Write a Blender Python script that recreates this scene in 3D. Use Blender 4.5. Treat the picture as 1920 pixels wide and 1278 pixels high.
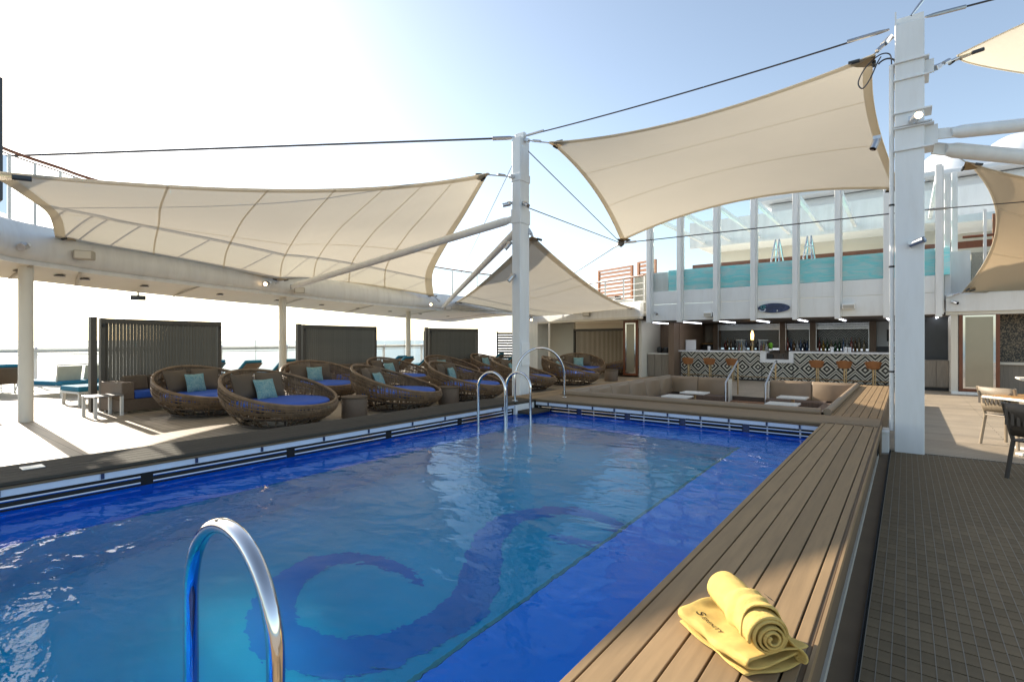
import bpy, bmesh, math, random
from mathutils import Vector, Matrix
random.seed(7)
R = math.radians
sc = bpy.context.scene
COL = sc.collection
for o in list(bpy.data.objects):
    bpy.data.objects.remove(o)

# ------------------------------------------------------------------ camera
EYE = 1.55
cam = bpy.data.cameras.new('camera')
cam.sensor_width = 36.0
cam.lens = 965.0 / 1920.0 * 36.0
cam.shift_y = -0.001
cam.clip_start = 0.05
cam.clip_end = 60000.0
camo = bpy.data.objects.new('camera', cam)
COL.objects.link(camo)
camo.location = (0, 0, EYE)
camo.rotation_euler = (R(90), 0, R(37.48))
sc.camera = camo

# ------------------------------------------------------------------ world, sun, exposure
SUN_EL, SUN_AZ = 26.0, 2.4           # azimuth: degrees from -X towards +Y
sd = Vector((-math.cos(R(SUN_EL)) * math.cos(R(SUN_AZ)), math.cos(R(SUN_EL)) * math.sin(R(SUN_AZ)), math.sin(R(SUN_EL))))
world = bpy.data.worlds.new('World')
sc.world = world
world.use_nodes = True
wn = world.node_tree.nodes; wl = world.node_tree.links
wn.clear()
sky = wn.new('ShaderNodeTexSky')
sky.sky_type = 'NISHITA'
sky.sun_disc = False
sky.sun_elevation = R(SUN_EL)
sky.sun_rotation = math.atan2(sd.x, sd.y)
sky.air_density = 0.85
sky.dust_density = 0.8
sky.ozone_density = 1.6
bg = wn.new('ShaderNodeBackground'); bg.inputs['Strength'].default_value = 0.15
wo = wn.new('ShaderNodeOutputWorld')
hsv = wn.new('ShaderNodeHueSaturation'); hsv.inputs['Saturation'].default_value = 0.86
tint = wn.new('ShaderNodeMix'); tint.data_type = 'RGBA'; tint.blend_type = 'MULTIPLY'; tint.inputs[0].default_value = 1; tint.inputs[7].default_value = (1.04, 1.0, 0.90, 1)
wl.new(sky.outputs[0], hsv.inputs['Color']); wl.new(hsv.outputs[0], tint.inputs[6]); wl.new(tint.outputs[2], bg.inputs[0]); wl.new(bg.outputs[0], wo.inputs[0])
sun = bpy.data.lights.new('sun', 'SUN')
sun.energy = 5.0
sun.angle = R(0.6)
sun.color = (1.0, 0.90, 0.76)
suno = bpy.data.objects.new('sun', sun)
COL.objects.link(suno)
suno.rotation_euler = sd.to_track_quat('Z', 'Y').to_euler()
sc.view_settings.view_transform = 'Standard'
sc.view_settings.look = 'None'
sc.view_settings.exposure = 0.98
sc.view_settings.gamma = 1.0
sc.render.engine = 'CYCLES'
sc.cycles.max_bounces = 6
sc.cycles.diffuse_bounces = 3
sc.cycles.glossy_bounces = 4
sc.cycles.transparent_max_bounces = 16

# ------------------------------------------------------------------ materials
MATS = {}
def mat(name, col, rough=0.5, metal=0.0, var=0.08, scale=5.0, bump=0.0, bscale=60.0, rnd=0.0, spec=0.5, coat=0.0, stretch=None, grime=0.0, gcol=(0.42, 0.34, 0.24), gscale=(3, 3, 0.5)):
    if name in MATS: return MATS[name]
    m = bpy.data.materials.new(name); m.use_nodes = True
    n = m.node_tree.nodes; l = m.node_tree.links
    p = n['Principled BSDF']
    p.inputs['Roughness'].default_value = rough
    p.inputs['Metallic'].default_value = metal
    p.inputs['Specular IOR Level'].default_value = spec
    p.inputs['Coat Weight'].default_value = coat
    tc = n.new('ShaderNodeTexCoord')
    src = tc.outputs['Object']
    if stretch:
        mp = n.new('ShaderNodeMapping'); mp.inputs['Scale'].default_value = stretch
        l.new(src, mp.inputs[0]); src = mp.outputs[0]
    nz = n.new('ShaderNodeTexNoise'); nz.inputs['Scale'].default_value = scale; nz.inputs['Detail'].default_value = 5
    l.new(src, nz.inputs['Vector'])
    mr = n.new('ShaderNodeMapRange')
    mr.inputs[1].default_value = 0.25; mr.inputs[2].default_value = 0.75
    mr.inputs[3].default_value = 1 - var; mr.inputs[4].default_value = 1 + var
    l.new(nz.outputs[0], mr.inputs[0])
    oi = n.new('ShaderNodeObjectInfo')
    m1 = n.new('ShaderNodeMath'); m1.operation = 'MULTIPLY_ADD'
    m1.inputs[1].default_value = rnd; m1.inputs[2].default_value = 1 - rnd / 2
    l.new(oi.outputs['Random'], m1.inputs[0])
    m2 = n.new('ShaderNodeMath'); m2.operation = 'MULTIPLY'
    l.new(mr.outputs[0], m2.inputs[0]); l.new(m1.outputs[0], m2.inputs[1])
    hs = n.new('ShaderNodeHueSaturation'); hs.inputs['Color'].default_value = (*col, 1)
    l.new(m2.outputs[0], hs.inputs['Value'])
    base = hs.outputs[0]
    if grime:
        gm = n.new('ShaderNodeMapping'); gm.inputs['Scale'].default_value = gscale; l.new(tc.outputs['Object'], gm.inputs[0])
        gn = n.new('ShaderNodeTexNoise'); gn.inputs['Scale'].default_value = 2.0; gn.inputs['Detail'].default_value = 8; gn.inputs['Roughness'].default_value = 0.65
        l.new(gm.outputs[0], gn.inputs['Vector'])
        gr_ = n.new('ShaderNodeMapRange'); gr_.inputs[1].default_value = 0.50; gr_.inputs[2].default_value = 0.78; gr_.inputs[3].default_value = 0.0; gr_.inputs[4].default_value = grime
        l.new(gn.outputs[0], gr_.inputs[0])
        gx = n.new('ShaderNodeMix'); gx.data_type = 'RGBA'; gx.inputs[7].default_value = (*gcol, 1)
        l.new(gr_.outputs[0], gx.inputs[0]); l.new(base, gx.inputs[6]); base = gx.outputs[2]
    l.new(base, p.inputs['Base Color'])
    rr = n.new('ShaderNodeMapRange'); rr.inputs[3].default_value = max(rough - 0.06, 0.02); rr.inputs[4].default_value = min(rough + 0.08, 1)
    l.new(nz.outputs[0], rr.inputs[0]); l.new(rr.outputs[0], p.inputs['Roughness'])
    if bump > 0:
        n2 = n.new('ShaderNodeTexNoise'); n2.inputs['Scale'].default_value = bscale; n2.inputs['Detail'].default_value = 3
        l.new(src, n2.inputs['Vector'])
        b = n.new('ShaderNodeBump'); b.inputs['Strength'].default_value = bump; b.inputs['Distance'].default_value = 0.01
        l.new(n2.outputs[0], b.inputs['Height']); l.new(b.outputs[0], p.inputs['Normal'])
    MATS[name] = m
    return m

def emis(name, col, strength):
    m = bpy.data.materials.new(name); m.use_nodes = True
    p = m.node_tree.nodes['Principled BSDF']
    p.inputs['Base Color'].default_value = (*col, 1)
    p.inputs['Emission Color'].default_value = (*col, 1)
    p.inputs['Emission Strength'].default_value = strength
    MATS[name] = m
    return m

mat('white_paint', (0.79, 0.79, 0.77), 0.42, var=0.07, scale=2.2, bump=0.08, bscale=5, stretch=(2, 2, 0.35), grime=0.16)
mat('white_panel', (0.86, 0.86, 0.83), 0.45, var=0.04, scale=1.2, grime=0.15)
mat('cream_paint', (0.70, 0.66, 0.57), 0.5, var=0.05, scale=1)
mat('chrome', (0.66, 0.66, 0.67), 0.06, 1.0, var=0.03)
mat('steel', (0.55, 0.55, 0.56), 0.3, 1.0, var=0.1, scale=20)
mat('dark_steel', (0.16, 0.15, 0.14), 0.45, 0.6, var=0.15, scale=15)
mat('cable', (0.09, 0.09, 0.10), 0.45, 0.7, var=0.1)
mat('wicker', (0.185, 0.118, 0.065), 0.55, var=0.3, scale=9, rnd=0.1)
mat('wicker_dark', (0.07, 0.05, 0.035), 0.7, var=0.3, scale=9)
mat('sofa_wicker', (0.155, 0.11, 0.075), 0.6, var=0.18, scale=25, bump=0.6, bscale=120, stretch=(1, 1, 4))
mat('blue_cushion', (0.030, 0.110, 0.50), 0.8, var=0.1, scale=3, bump=0.15, bscale=250, rnd=0.08)
mat('taupe_cushion', (0.12, 0.086, 0.056), 0.85, var=0.1, scale=5, bump=0.2, bscale=200, rnd=0.12)
mat('teal_cushion', (0.015, 0.17, 0.27), 0.8, var=0.12, scale=4, bump=0.2, bscale=160, rnd=0.12)
mat('grey_frame', (0.075, 0.068, 0.057), 0.45, 0.2, var=0.08, scale=3, rnd=0.05)
mat('grey_slat', (0.11, 0.102, 0.085), 0.4, 0.25, var=0.1, scale=3, rnd=0.12)
mat('charcoal', (0.045, 0.05, 0.055), 0.5, var=0.1)
mat('plank', (0.300, 0.200, 0.104), 0.7, grime=0.35, gcol=(0.17, 0.12, 0.075), gscale=(5, 1.2, 1), spec=0.25, var=0.13, scale=3.0, bump=0.12, bscale=40, rnd=0.24, stretch=(14, 0.8, 1))
mat('plank_cross', (0.245, 0.175, 0.105), 0.7, grime=0.5, gcol=(0.14, 0.105, 0.07), gscale=(1.2, 5, 1), spec=0.25, var=0.13, scale=3.0, bump=0.12, bscale=40, rnd=0.12, stretch=(0.8, 14, 1))
mat('plank_grey', (0.080, 0.068, 0.052), 0.8, spec=0.12, var=0.12, scale=3.0, bump=0.12, bscale=40, rnd=0.15, stretch=(14, 0.8, 1))
mat('nose_board', (0.165, 0.115, 0.070), 0.7, spec=0.2, var=0.12, scale=4)
mat('seam_black', (0.012, 0.012, 0.012), 0.7)
mat('mat_tile', (0.185, 0.136, 0.080), 0.8, spec=0.15, var=0.12, scale=8, rnd=0.22, bump=0.25, bscale=150)
mat('mat_grout', (0.25, 0.215, 0.165), 0.7, var=0.1)
mat('mat_dark', (0.012, 0.017, 0.014), 0.8)
mat('strip_white', (0.62, 0.68, 0.78), 0.35, var=0.05)
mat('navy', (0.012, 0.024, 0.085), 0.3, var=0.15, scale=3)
mat('pool_blue', (0.0, 0.28, 0.95), 0.5, var=0.10, scale=1.3)
mat('pool_teal', (0.030, 0.49, 0.74), 0.5, var=0.14, scale=0.9)
mat('pool_swirl', (0.007, 0.235, 0.66), 0.5, var=0.12, scale=1.5)
mat('mahogany', (0.16, 0.048, 0.018), 0.35, var=0.25, scale=5, stretch=(8, 8, 0.7))
mat('door_panel', (0.34, 0.30, 0.225), 0.18, 0.35, var=0.06, scale=2)
mat('bar_wood', (0.185, 0.125, 0.085), 0.5, var=0.15, scale=4, stretch=(6, 6, 0.4))
mat('grey_wood', (0.24, 0.205, 0.165), 0.55, var=0.22, scale=5, stretch=(8, 8, 0.5), rnd=0.12)
mat('slat_wood', (0.30, 0.115, 0.045), 0.45, var=0.2, scale=5, rnd=0.15, stretch=(0.5, 6, 6))
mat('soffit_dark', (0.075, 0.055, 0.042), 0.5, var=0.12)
mat('bar_top', (0.80, 0.80, 0.82), 0.18, var=0.03, scale=4)
mat('leather_tan', (0.33, 0.135, 0.048), 0.45, var=0.15, scale=10, bump=0.2, bscale=80)
mat('brass', (0.46, 0.34, 0.20), 0.28, 1.0, var=0.06)
mat('lounge_vinyl', (0.265, 0.192, 0.125), 0.45, var=0.08, scale=3, rnd=0.06, bump=0.08, bscale=12)
mat('stripe_seat', (0.12, 0.085, 0.065), 0.8, var=0.4, scale=22, stretch=(6, 0.15, 0.15))
mat('orange_step', (0.33, 0.17, 0.09), 0.5, var=0.12)
mat('table_white', (0.70, 0.68, 0.63), 0.3, var=0.04)
mat('table_wood', (0.42, 0.22, 0.07), 0.35, var=0.2, scale=6, stretch=(1, 9, 1))
mat('chair_resin', (0.27, 0.215, 0.15), 0.5, var=0.08, rnd=0.1)
mat('chair_dark', (0.055, 0.045, 0.036), 0.5, var=0.08)  # shaded copy of the resin chair, shade put into the colour; slots use it
mat('towel_yellow', (0.86, 0.61, 0.20), 1.0, var=0.13, scale=18, bump=1.0, bscale=260, spec=0.05)
mat('print_black', (0.02, 0.02, 0.02), 0.7)
mat('speaker_beige', (0.45, 0.41, 0.34), 0.55, var=0.05)
mat('oval_navy', (0.012, 0.025, 0.085), 0.25, var=0.5, scale=4)
mat('oval_teal', (0.05, 0.25, 0.27), 0.3, var=0.3, scale=8)
mat('hull_white', (0.72, 0.74, 0.76), 0.4, var=0.05, scale=0.3)
mat('stone_mosaic', (0.42, 0.39, 0.31), 0.5, var=0.5, scale=40)
mat('frame_white', (0.66, 0.65, 0.61), 0.4, var=0.04)
mat('sling_mesh', (0.42, 0.45, 0.38), 0.7, var=0.08)
mat('black_plastic', (0.015, 0.015, 0.016), 0.4)
mat('skin_towel', (0.62, 0.33, 0.2), 0.8)
for i, c in enumerate([(0.10, 0.045, 0.01), (0.01, 0.06, 0.02), (0.25, 0.2, 0.12), (0.02, 0.02, 0.03), (0.22, 0.03, 0.02), (0.35, 0.22, 0.03), (0.5, 0.5, 0.52), (0.03, 0.08, 0.2)]):
    mat('bottle_%d' % i, c, 0.08, var=0.03, coat=0.5)
mat('lime', (0.16, 0.42, 0.02), 0.5)
emis('lamp_warm', (1.0, 0.66, 0.34), 5.0)
emis('lamp_strip', (0.85, 0.9, 1.0), 5.0)
emis('lamp_amber', (1.0, 0.55, 0.18), 3.0)

def deck_material():
    m = mat('deck', (0.40, 0.325, 0.235), 0.55, var=0.16, scale=1.6, bump=0.0)
    n = m.node_tree.nodes; l = m.node_tree.links
    p = n['Principled BSDF']
    hs = [x for x in n if x.type == 'HUE_SAT'][0]
    tc = [x for x in n if x.type == 'TEX_COORD'][0]
    br = n.new('ShaderNodeTexBrick')
    br.inputs['Scale'].default_value = 1.0
    br.inputs['Brick Width'].default_value = 2.4
    br.inputs['Row Height'].default_value = 0.125
    br.inputs['Mortar Size'].default_value = 0.004
    br.inputs['Color1'].default_value = (1, 1, 1, 1); br.inputs['Color2'].default_value = (0.84, 0.84, 0.84, 1)
    br.inputs['Mortar'].default_value = (0.12, 0.12, 0.12, 1)
    l.new(tc.outputs['Object'], br.inputs['Vector'])
    mx = n.new('ShaderNodeMix'); mx.data_type = 'RGBA'; mx.blend_type = 'MULTIPLY'; mx.inputs[0].default_value = 1
    l.new(hs.outputs[0], mx.inputs[6]); l.new(br.outputs[0], mx.inputs[7])
    l.new(mx.outputs[2], p.inputs['Base Color'])
deck_material()

def water_material():
    m = bpy.data.materials.new('pool_water'); m.use_nodes = True
    n = m.node_tree.nodes; l = m.node_tree.links; n.clear()
    out = n.new('ShaderNodeOutputMaterial'); mix = n.new('ShaderNodeMixShader')
    tr = n.new('ShaderNodeBsdfRefraction'); tr.inputs['Color'].default_value = (0.42, 0.92, 1.0, 1); tr.inputs['IOR'].default_value = 1.33; tr.inputs['Roughness'].default_value = 0.0
    gl = n.new('ShaderNodeBsdfGlossy'); gl.inputs['Roughness'].default_value = 0.01; gl.inputs[0].default_value = (1, 1, 1, 1)
    fr = n.new('ShaderNodeFresnel'); fr.inputs['IOR'].default_value = 1.18
    tc = n.new('ShaderNodeTexCoord')
    mp = n.new('ShaderNodeMapping'); mp.inputs['Scale'].default_value = (1.0, 1.35, 1); mp.inputs['Rotation'].default_value = (0, 0, R(35))
    l.new(tc.outputs['Object'], mp.inputs[0])
    n1 = n.new('ShaderNodeTexNoise'); n1.inputs['Scale'].default_value = 2.1; n1.inputs['Detail'].default_value = 2.5; n1.inputs['Roughness'].default_value = 0.45; n1.inputs['Distortion'].default_value = 0.6
    n2 = n.new('ShaderNodeTexNoise'); n2.inputs['Scale'].default_value = 9.0; n2.inputs['Detail'].default_value = 2.5
    l.new(mp.outputs[0], n1.inputs['Vector']); l.new(mp.outputs[0], n2.inputs['Vector'])
    ad = n.new('ShaderNodeMath'); ad.operation = 'MULTIPLY_ADD'; ad.inputs[1].default_value = 0.17
    l.new(n2.outputs[0], ad.inputs[0]); l.new(n1.outputs[0], ad.inputs[2])
    b = n.new('ShaderNodeBump'); b.inputs['Strength'].default_value = 1.0; b.inputs['Distance'].default_value = 0.016
    l.new(ad.outputs[0], b.inputs['Height'])
    l.new(b.outputs[0], gl.inputs['Normal']); l.new(b.outputs[0], fr.inputs['Normal']); l.new(b.outputs[0], tr.inputs['Normal'])
    l.new(fr.outputs[0], mix.inputs[0]); l.new(tr.outputs[0], mix.inputs[1]); l.new(gl.outputs[0], mix.inputs[2])
    l.new(mix.outputs[0], out.inputs[0])
    MATS['pool_water'] = m
water_material()

def glass_material(name, tint, ior=1.45):
    m = bpy.data.materials.new(name); m.use_nodes = True
    n = m.node_tree.nodes; l = m.node_tree.links; n.clear()
    out = n.new('ShaderNodeOutputMaterial'); mix = n.new('ShaderNodeMixShader')
    tr = n.new('ShaderNodeBsdfTransparent'); tr.inputs[0].default_value = (*tint, 1)
    gl = n.new('ShaderNodeBsdfGlossy'); gl.inputs['Roughness'].default_value = 0.02
    fr = n.new('ShaderNodeFresnel'); fr.inputs['IOR'].default_value = ior
    l.new(fr.outputs[0], mix.inputs[0]); l.new(tr.outputs[0], mix.inputs[1]); l.new(gl.outputs[0], mix.inputs[2])
    l.new(mix.outputs[0], out.inputs[0]); MATS[name] = m
glass_material('glass', (0.97, 0.985, 0.98), 1.3)
glass_material('clear_glass', (0.92, 0.93, 0.95), 1.5)

def fabric_material(name, col, tcol, k):
    m = bpy.data.materials.new(name); m.use_nodes = True
    n = m.node_tree.nodes; l = m.node_tree.links; n.clear()
    out = n.new('ShaderNodeOutputMaterial'); mix = n.new('ShaderNodeMixShader'); mix.inputs[0].default_value = k
    d = n.new('ShaderNodeBsdfDiffuse'); t = n.new('ShaderNodeBsdfTranslucent')
    tc = n.new('ShaderNodeTexCoord'); nz = n.new('ShaderNodeTexNoise'); nz.inputs['Scale'].default_value = 0.5; nz.inputs['Detail'].default_value = 4
    l.new(tc.outputs['Object'], nz.inputs['Vector'])
    mr = n.new('ShaderNodeMapRange'); mr.inputs[3].default_value = 0.93; mr.inputs[4].default_value = 1.05; l.new(nz.outputs[0], mr.inputs[0])
    n3 = n.new('ShaderNodeTexNoise'); n3.inputs['Scale'].default_value = 1.6; n3.inputs['Detail'].default_value = 6; n3.inputs['Distortion'].default_value = 0.8
    l.new(tc.outputs['Object'], n3.inputs['Vector'])
    bp = n.new('ShaderNodeBump'); bp.inputs['Strength'].default_value = 0.35; bp.inputs['Distance'].default_value = 0.05; l.new(n3.outputs[0], bp.inputs['Height']); l.new(bp.outputs[0], d.inputs['Normal'])
    for node, c in ((d, col), (t, tcol)):
        h = n.new('ShaderNodeHueSaturation'); h.inputs['Color'].default_value = (*c, 1); l.new(mr.outputs[0], h.inputs['Value']); l.new(h.outputs[0], node.inputs[0])
    l.new(d.outputs[0], mix.inputs[1]); l.new(t.outputs[0], mix.inputs[2]); l.new(mix.outputs[0], out.inputs[0])
    MATS[name] = m
fabric_material('sail_cream', (0.70, 0.655, 0.56), (0.68, 0.62, 0.50), 0.36)
fabric_material('sail_cream_shaded', (0.60, 0.48, 0.34), (0.62, 0.46, 0.28), 0.36)  # darker copy of the cream sail: shade and warm bounce painted into its colour
fabric_material('sail_hem', (0.70, 0.655, 0.56), (0.80, 0.73, 0.60), 0.55)

def mosaic_material(name, P, zc, dark, light, axis='X'):
    """nested diamonds and chevrons in black and off-white tile"""
    m = bpy.data.materials.new(name); m.use_nodes = True
    n = m.node_tree.nodes; l = m.node_tree.links; p = n['Principled BSDF']
    p.inputs['Roughness'].default_value = 0.3
    tc = n.new('ShaderNodeTexCoord'); sp = n.new('ShaderNodeSeparateXYZ'); l.new(tc.outputs['Object'], sp.inputs[0])
    def mt(op, a, b=None):
        k = n.new('ShaderNodeMath'); k.operation = op
        for i, v in ((0, a), (1, b)):
            if v is None: continue
            if isinstance(v, (int, float)): k.inputs[i].default_value = v
            else: l.new(v, k.inputs[i])
        return k.outputs[0]
    u = mt('PINGPONG', mt('ADD', sp.outputs[0], 100 * P), P / 2)
    v = mt('ABSOLUTE', mt('SUBTRACT', sp.outputs[2], zc))
    s = mt('DIVIDE', mt('ADD', u, v), P)
    cr = n.new('ShaderNodeValToRGB'); cr.color_ramp.interpolation = 'CONSTANT'
    L, D = (*light, 1), (*dark, 1)
    stops = [(0, L), (0.095, D), (0.23, L), (0.34, D), (0.50, L), (0.58, D), (0.65, L), (0.74, D), (0.88, L), (0.96, D)]
    e = cr.color_ramp.elements
    e[0].position = 0; e[0].color = L; e[1].position = stops[1][0]; e[1].color = D
    for q, c in stops[2:]:
        k = e.new(q); k.color = c
    fr = mt('FRACT', s)
    l.new(fr, cr.inputs[0]); l.new(cr.outputs[0], p.inputs['Base Color'])
    MATS[name] = m
mosaic_material('mosaic_front', 0.56, 0.52, (0.02, 0.018, 0.016), (0.62, 0.60, 0.52))
mosaic_material('mosaic_back', 0.30, 1.62, (0.03, 0.03, 0.035), (0.36, 0.37, 0.36))
def chip_material():
    m = mat('mosaic_chip', (0.3, 0.26, 0.2), 0.4)
    n = m.node_tree.nodes; l = m.node_tree.links
    v = n.new('ShaderNodeTexVoronoi'); v.inputs['Scale'].default_value = 42
    tc = [x for x in n if x.type == 'TEX_COORD'][0]; l.new(tc.outputs['Object'], v.inputs['Vector'])
    cr = n.new('ShaderNodeValToRGB'); cr.color_ramp.interpolation = 'CONSTANT'
    cr.color_ramp.elements[0].color = (0.03, 0.025, 0.02, 1); cr.color_ramp.elements[1].color = (0.26, 0.2, 0.13, 1); cr.color_ramp.elements[1].position = 0.6
    sp = n.new('ShaderNodeSeparateColor'); l.new(v.outputs['Color'], sp.inputs[0]); l.new(sp.outputs[0], cr.inputs[0])
    l.new(cr.outputs[0], n['Principled BSDF'].inputs['Base Color'])
chip_material()
def teal_print():
    m = mat('teal_print', (0.16, 0.34, 0.36), 0.85, bump=0.2, bscale=200)
    n = m.node_tree.nodes; l = m.node_tree.links
    v = n.new('ShaderNodeTexNoise'); v.inputs['Scale'].default_value = 22; v.inputs['Distortion'].default_value = 2.5; v.inputs['Detail'].default_value = 1
    tc = [x for x in n if x.type == 'TEX_COORD'][0]; l.new(tc.outputs['Object'], v.inputs['Vector'])
    cr = n.new('ShaderNodeValToRGB')
    cr.color_ramp.elements[0].position = 0.46; cr.color_ramp.elements[0].color = (0.12, 0.27, 0.29, 1)
    cr.color_ramp.elements[1].position = 0.56; cr.color_ramp.elements[1].color = (0.27, 0.38, 0.35, 1)
    l.new(v.outputs[0], cr.inputs[0]); l.new(cr.outputs[0], n['Principled BSDF'].inputs['Base Color'])
teal_print()
def tank_material():
    m = bpy.data.materials.new('tank_water'); m.use_nodes = True
    n = m.node_tree.nodes; l = m.node_tree.links; n.clear()
    out = n.new('ShaderNodeOutputMaterial'); mix = n.new('ShaderNodeMixShader'); mix.inputs[0].default_value = 0.0
    d = n.new('ShaderNodeBsdfDiffuse'); t = n.new('ShaderNodeBsdfTranslucent')
    tc = n.new('ShaderNodeTexCoord'); mp = n.new('ShaderNodeMapping'); mp.inputs['Scale'].default_value = (0.8, 1, 3.5); l.new(tc.outputs['Object'], mp.inputs[0])
    nz = n.new('ShaderNodeTexNoise'); nz.inputs['Scale'].default_value = 1.8; nz.inputs['Detail'].default_value = 4; nz.inputs['Distortion'].default_value = 1.5
    l.new(mp.outputs[0], nz.inputs['Vector'])
    cr = n.new('ShaderNodeValToRGB')
    cr.color_ramp.elements[0].position = 0.38; cr.color_ramp.elements[0].color = (0.36, 0.97, 1.0, 1)
    cr.color_ramp.elements[1].position = 0.72; cr.color_ramp.elements[1].color = (0.80, 0.98, 0.99, 1)
    l.new(nz.outputs[0], cr.inputs[0]); l.new(cr.outputs[0], d.inputs[0]); l.new(cr.outputs[0], t.inputs[0])
    l.new(d.outputs[0], mix.inputs[1]); l.new(t.outputs[0], mix.inputs[2]); l.new(mix.outputs[0], out.inputs[0])
    MATS['tank_water'] = m
tank_material()
def sea_material():
    m = bpy.data.materials.new('sea'); m.use_nodes = True
    n = m.node_tree.nodes; l = m.node_tree.links; p = n['Principled BSDF']
    p.inputs['Base Color'].default_value = (0.05, 0.11, 0.14, 1); p.inputs['Roughness'].default_value = 0.28; p.inputs['IOR'].default_value = 1.34
    tc = n.new('ShaderNodeTexCoord'); nz = n.new('ShaderNodeTexNoise'); nz.inputs['Scale'].default_value = 0.12; nz.inputs['Detail'].default_value = 6
    l.new(tc.outputs['Object'], nz.inputs['Vector'])
    b = n.new('ShaderNodeBump'); b.inputs['Strength'].default_value = 0.6; b.inputs['Distance'].default_value = 1.2
    l.new(nz.outputs[0], b.inputs['Height']); l.new(b.outputs[0], p.inputs['Normal'])
    MATS['sea'] = m
sea_material()

# ------------------------------------------------------------------ mesh helpers
class MB:
    def __init__(s): s.v = []; s.f = []
    def add(s, vs, fs):
        o = len(s.v); s.v += [tuple(v) for v in vs]; s.f += [tuple(i + o for i in f) for f in fs]; return s
    def b(s, x0, x1, y0, y1, z0, z1):
        vs = [(x, y, z) for z in (z0, z1) for (x, y) in ((x0, y0), (x1, y0), (x1, y1), (x0, y1))]
        return s.add(vs, [(3, 2, 1, 0), (4, 5, 6, 7), (0, 1, 5, 4), (1, 2, 6, 5), (2, 3, 7, 6), (3, 0, 4, 7)])
    def box(s, c, size, rz=0, ry=0, rx=0):
        m = Matrix.Translation(c) @ Matrix.Rotation(rz, 4, 'Z') @ Matrix.Rotation(ry, 4, 'Y') @ Matrix.Rotation(rx, 4, 'X')
        a, b_, c_ = [k / 2 for k in size]
        vs = [m @ Vector((x, y, z)) for z in (-c_, c_) for (x, y) in ((-a, -b_), (a, -b_), (a, b_), (-a, b_))]
        return s.add(vs, [(3, 2, 1, 0), (4, 5, 6, 7), (0, 1, 5, 4), (1, 2, 6, 5), (2, 3, 7, 6), (3, 0, 4, 7)])
    def beam(s, p0, p1, w, h):
        p0 = Vector(p0); p1 = Vector(p1); d = (p1 - p0).normalized()
        up = Vector((0, 0, 1)) if abs(d.z) < 0.95 else Vector((1, 0, 0))
        a = d.cross(up).normalized() * w / 2; b_ = a.cross(d).normalized() * h / 2
        vs = [p + q for p in (p0, p1) for q in (-a - b_, a - b_, a + b_, -a + b_)]
        return s.add(vs, [(3, 2, 1, 0), (4, 5, 6, 7), (0, 1, 5, 4), (1, 2, 6, 5), (2, 3, 7, 6), (3, 0, 4, 7)])
    def tube(s, pts, r, n=8, closed=False):
        pts = [Vector(p) for p in pts]; N = len(pts)
        rs = r if isinstance(r, (list, tuple)) else [r] * N
        ref = None; vs = []
        for i, p in enumerate(pts):
            if closed: t = pts[(i + 1) % N] - pts[i - 1]
            else: t = pts[min(i + 1, N - 1)] - pts[max(i - 1, 0)]
            t.normalize()
            if ref is None:
                ref = t.cross(Vector((0, 0, 1)))
                if ref.length < 0.05: ref = t.cross(Vector((1, 0, 0)))
                ref.normalize()
            else:
                ref = (ref - t * ref.dot(t)).normalized()
            bb = t.cross(ref)
            for k in range(n):
                a = 2 * math.pi * k / n
                vs.append(p + (ref * math.cos(a) + bb * math.sin(a)) * rs[i])
        fs = []
        for i in range(N if closed else N - 1):
            j = (i + 1) % N
            for k in range(n):
                k2 = (k + 1) % n
                fs.append((i * n + k, i * n + k2, j * n + k2, j * n + k))
        if not closed:
            fs.append(tuple(range(n - 1, -1, -1))); fs.append(tuple((N - 1) * n + k for k in range(n)))
        return s.add(vs, fs)
    def lathe(s, prof, n=24, c=(0, 0, 0)):
        vs = []; fs = []
        for (r, z) in prof:
            for k in range(n):
                a = 2 * math.pi * k / n
                vs.append((c[0] + r * math.cos(a), c[1] + r * math.sin(a), c[2] + z))
        for i in range(len(prof) - 1):
            for k in range(n):
                k2 = (k + 1) % n
                fs.append((i * n + k, i * n + k2, (i + 1) * n + k2, (i + 1) * n + k))
        fs.append(tuple(range(n - 1, -1, -1))); fs.append(tuple((len(prof) - 1) * n + k for k in range(n)))
        return s.add(vs, fs)
    def grid(s, rows):
        n = len(rows[0]); vs = [p for r in rows for p in r]
        fs = [(i * n + j, i * n + j + 1, (i + 1) * n + j + 1, (i + 1) * n + j) for i in range(len(rows) - 1) for j in range(n - 1)]
        return s.add(vs, fs)
    def prism(s, poly, z0, z1):
        n = len(poly); vs = [(x, y, z0) for x, y in poly] + [(x, y, z1) for x, y in poly]
        return s.add(vs, [tuple(range(n - 1, -1, -1)), tuple(range(n, 2 * n))] + [(i, (i + 1) % n, (i + 1) % n + n, i + n) for i in range(n)])
    def mesh(s, name, m, smooth=False):
        me = bpy.data.meshes.new(name); me.from_pydata(s.v, [], s.f)
        if smooth:
            me.polygons.foreach_set('use_smooth', [True] * len(me.polygons)); me.set_sharp_from_angle(angle=R(40))
        me.materials.append(MATS[m]); me.update(); return me
    def build(s, name, m, parent=None, smooth=False, bevel=0.0, loc=(0, 0, 0), rot=(0, 0, 0)):
        return inst(name, s.mesh(name, m, smooth), parent, loc, rot, bevel)

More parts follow.
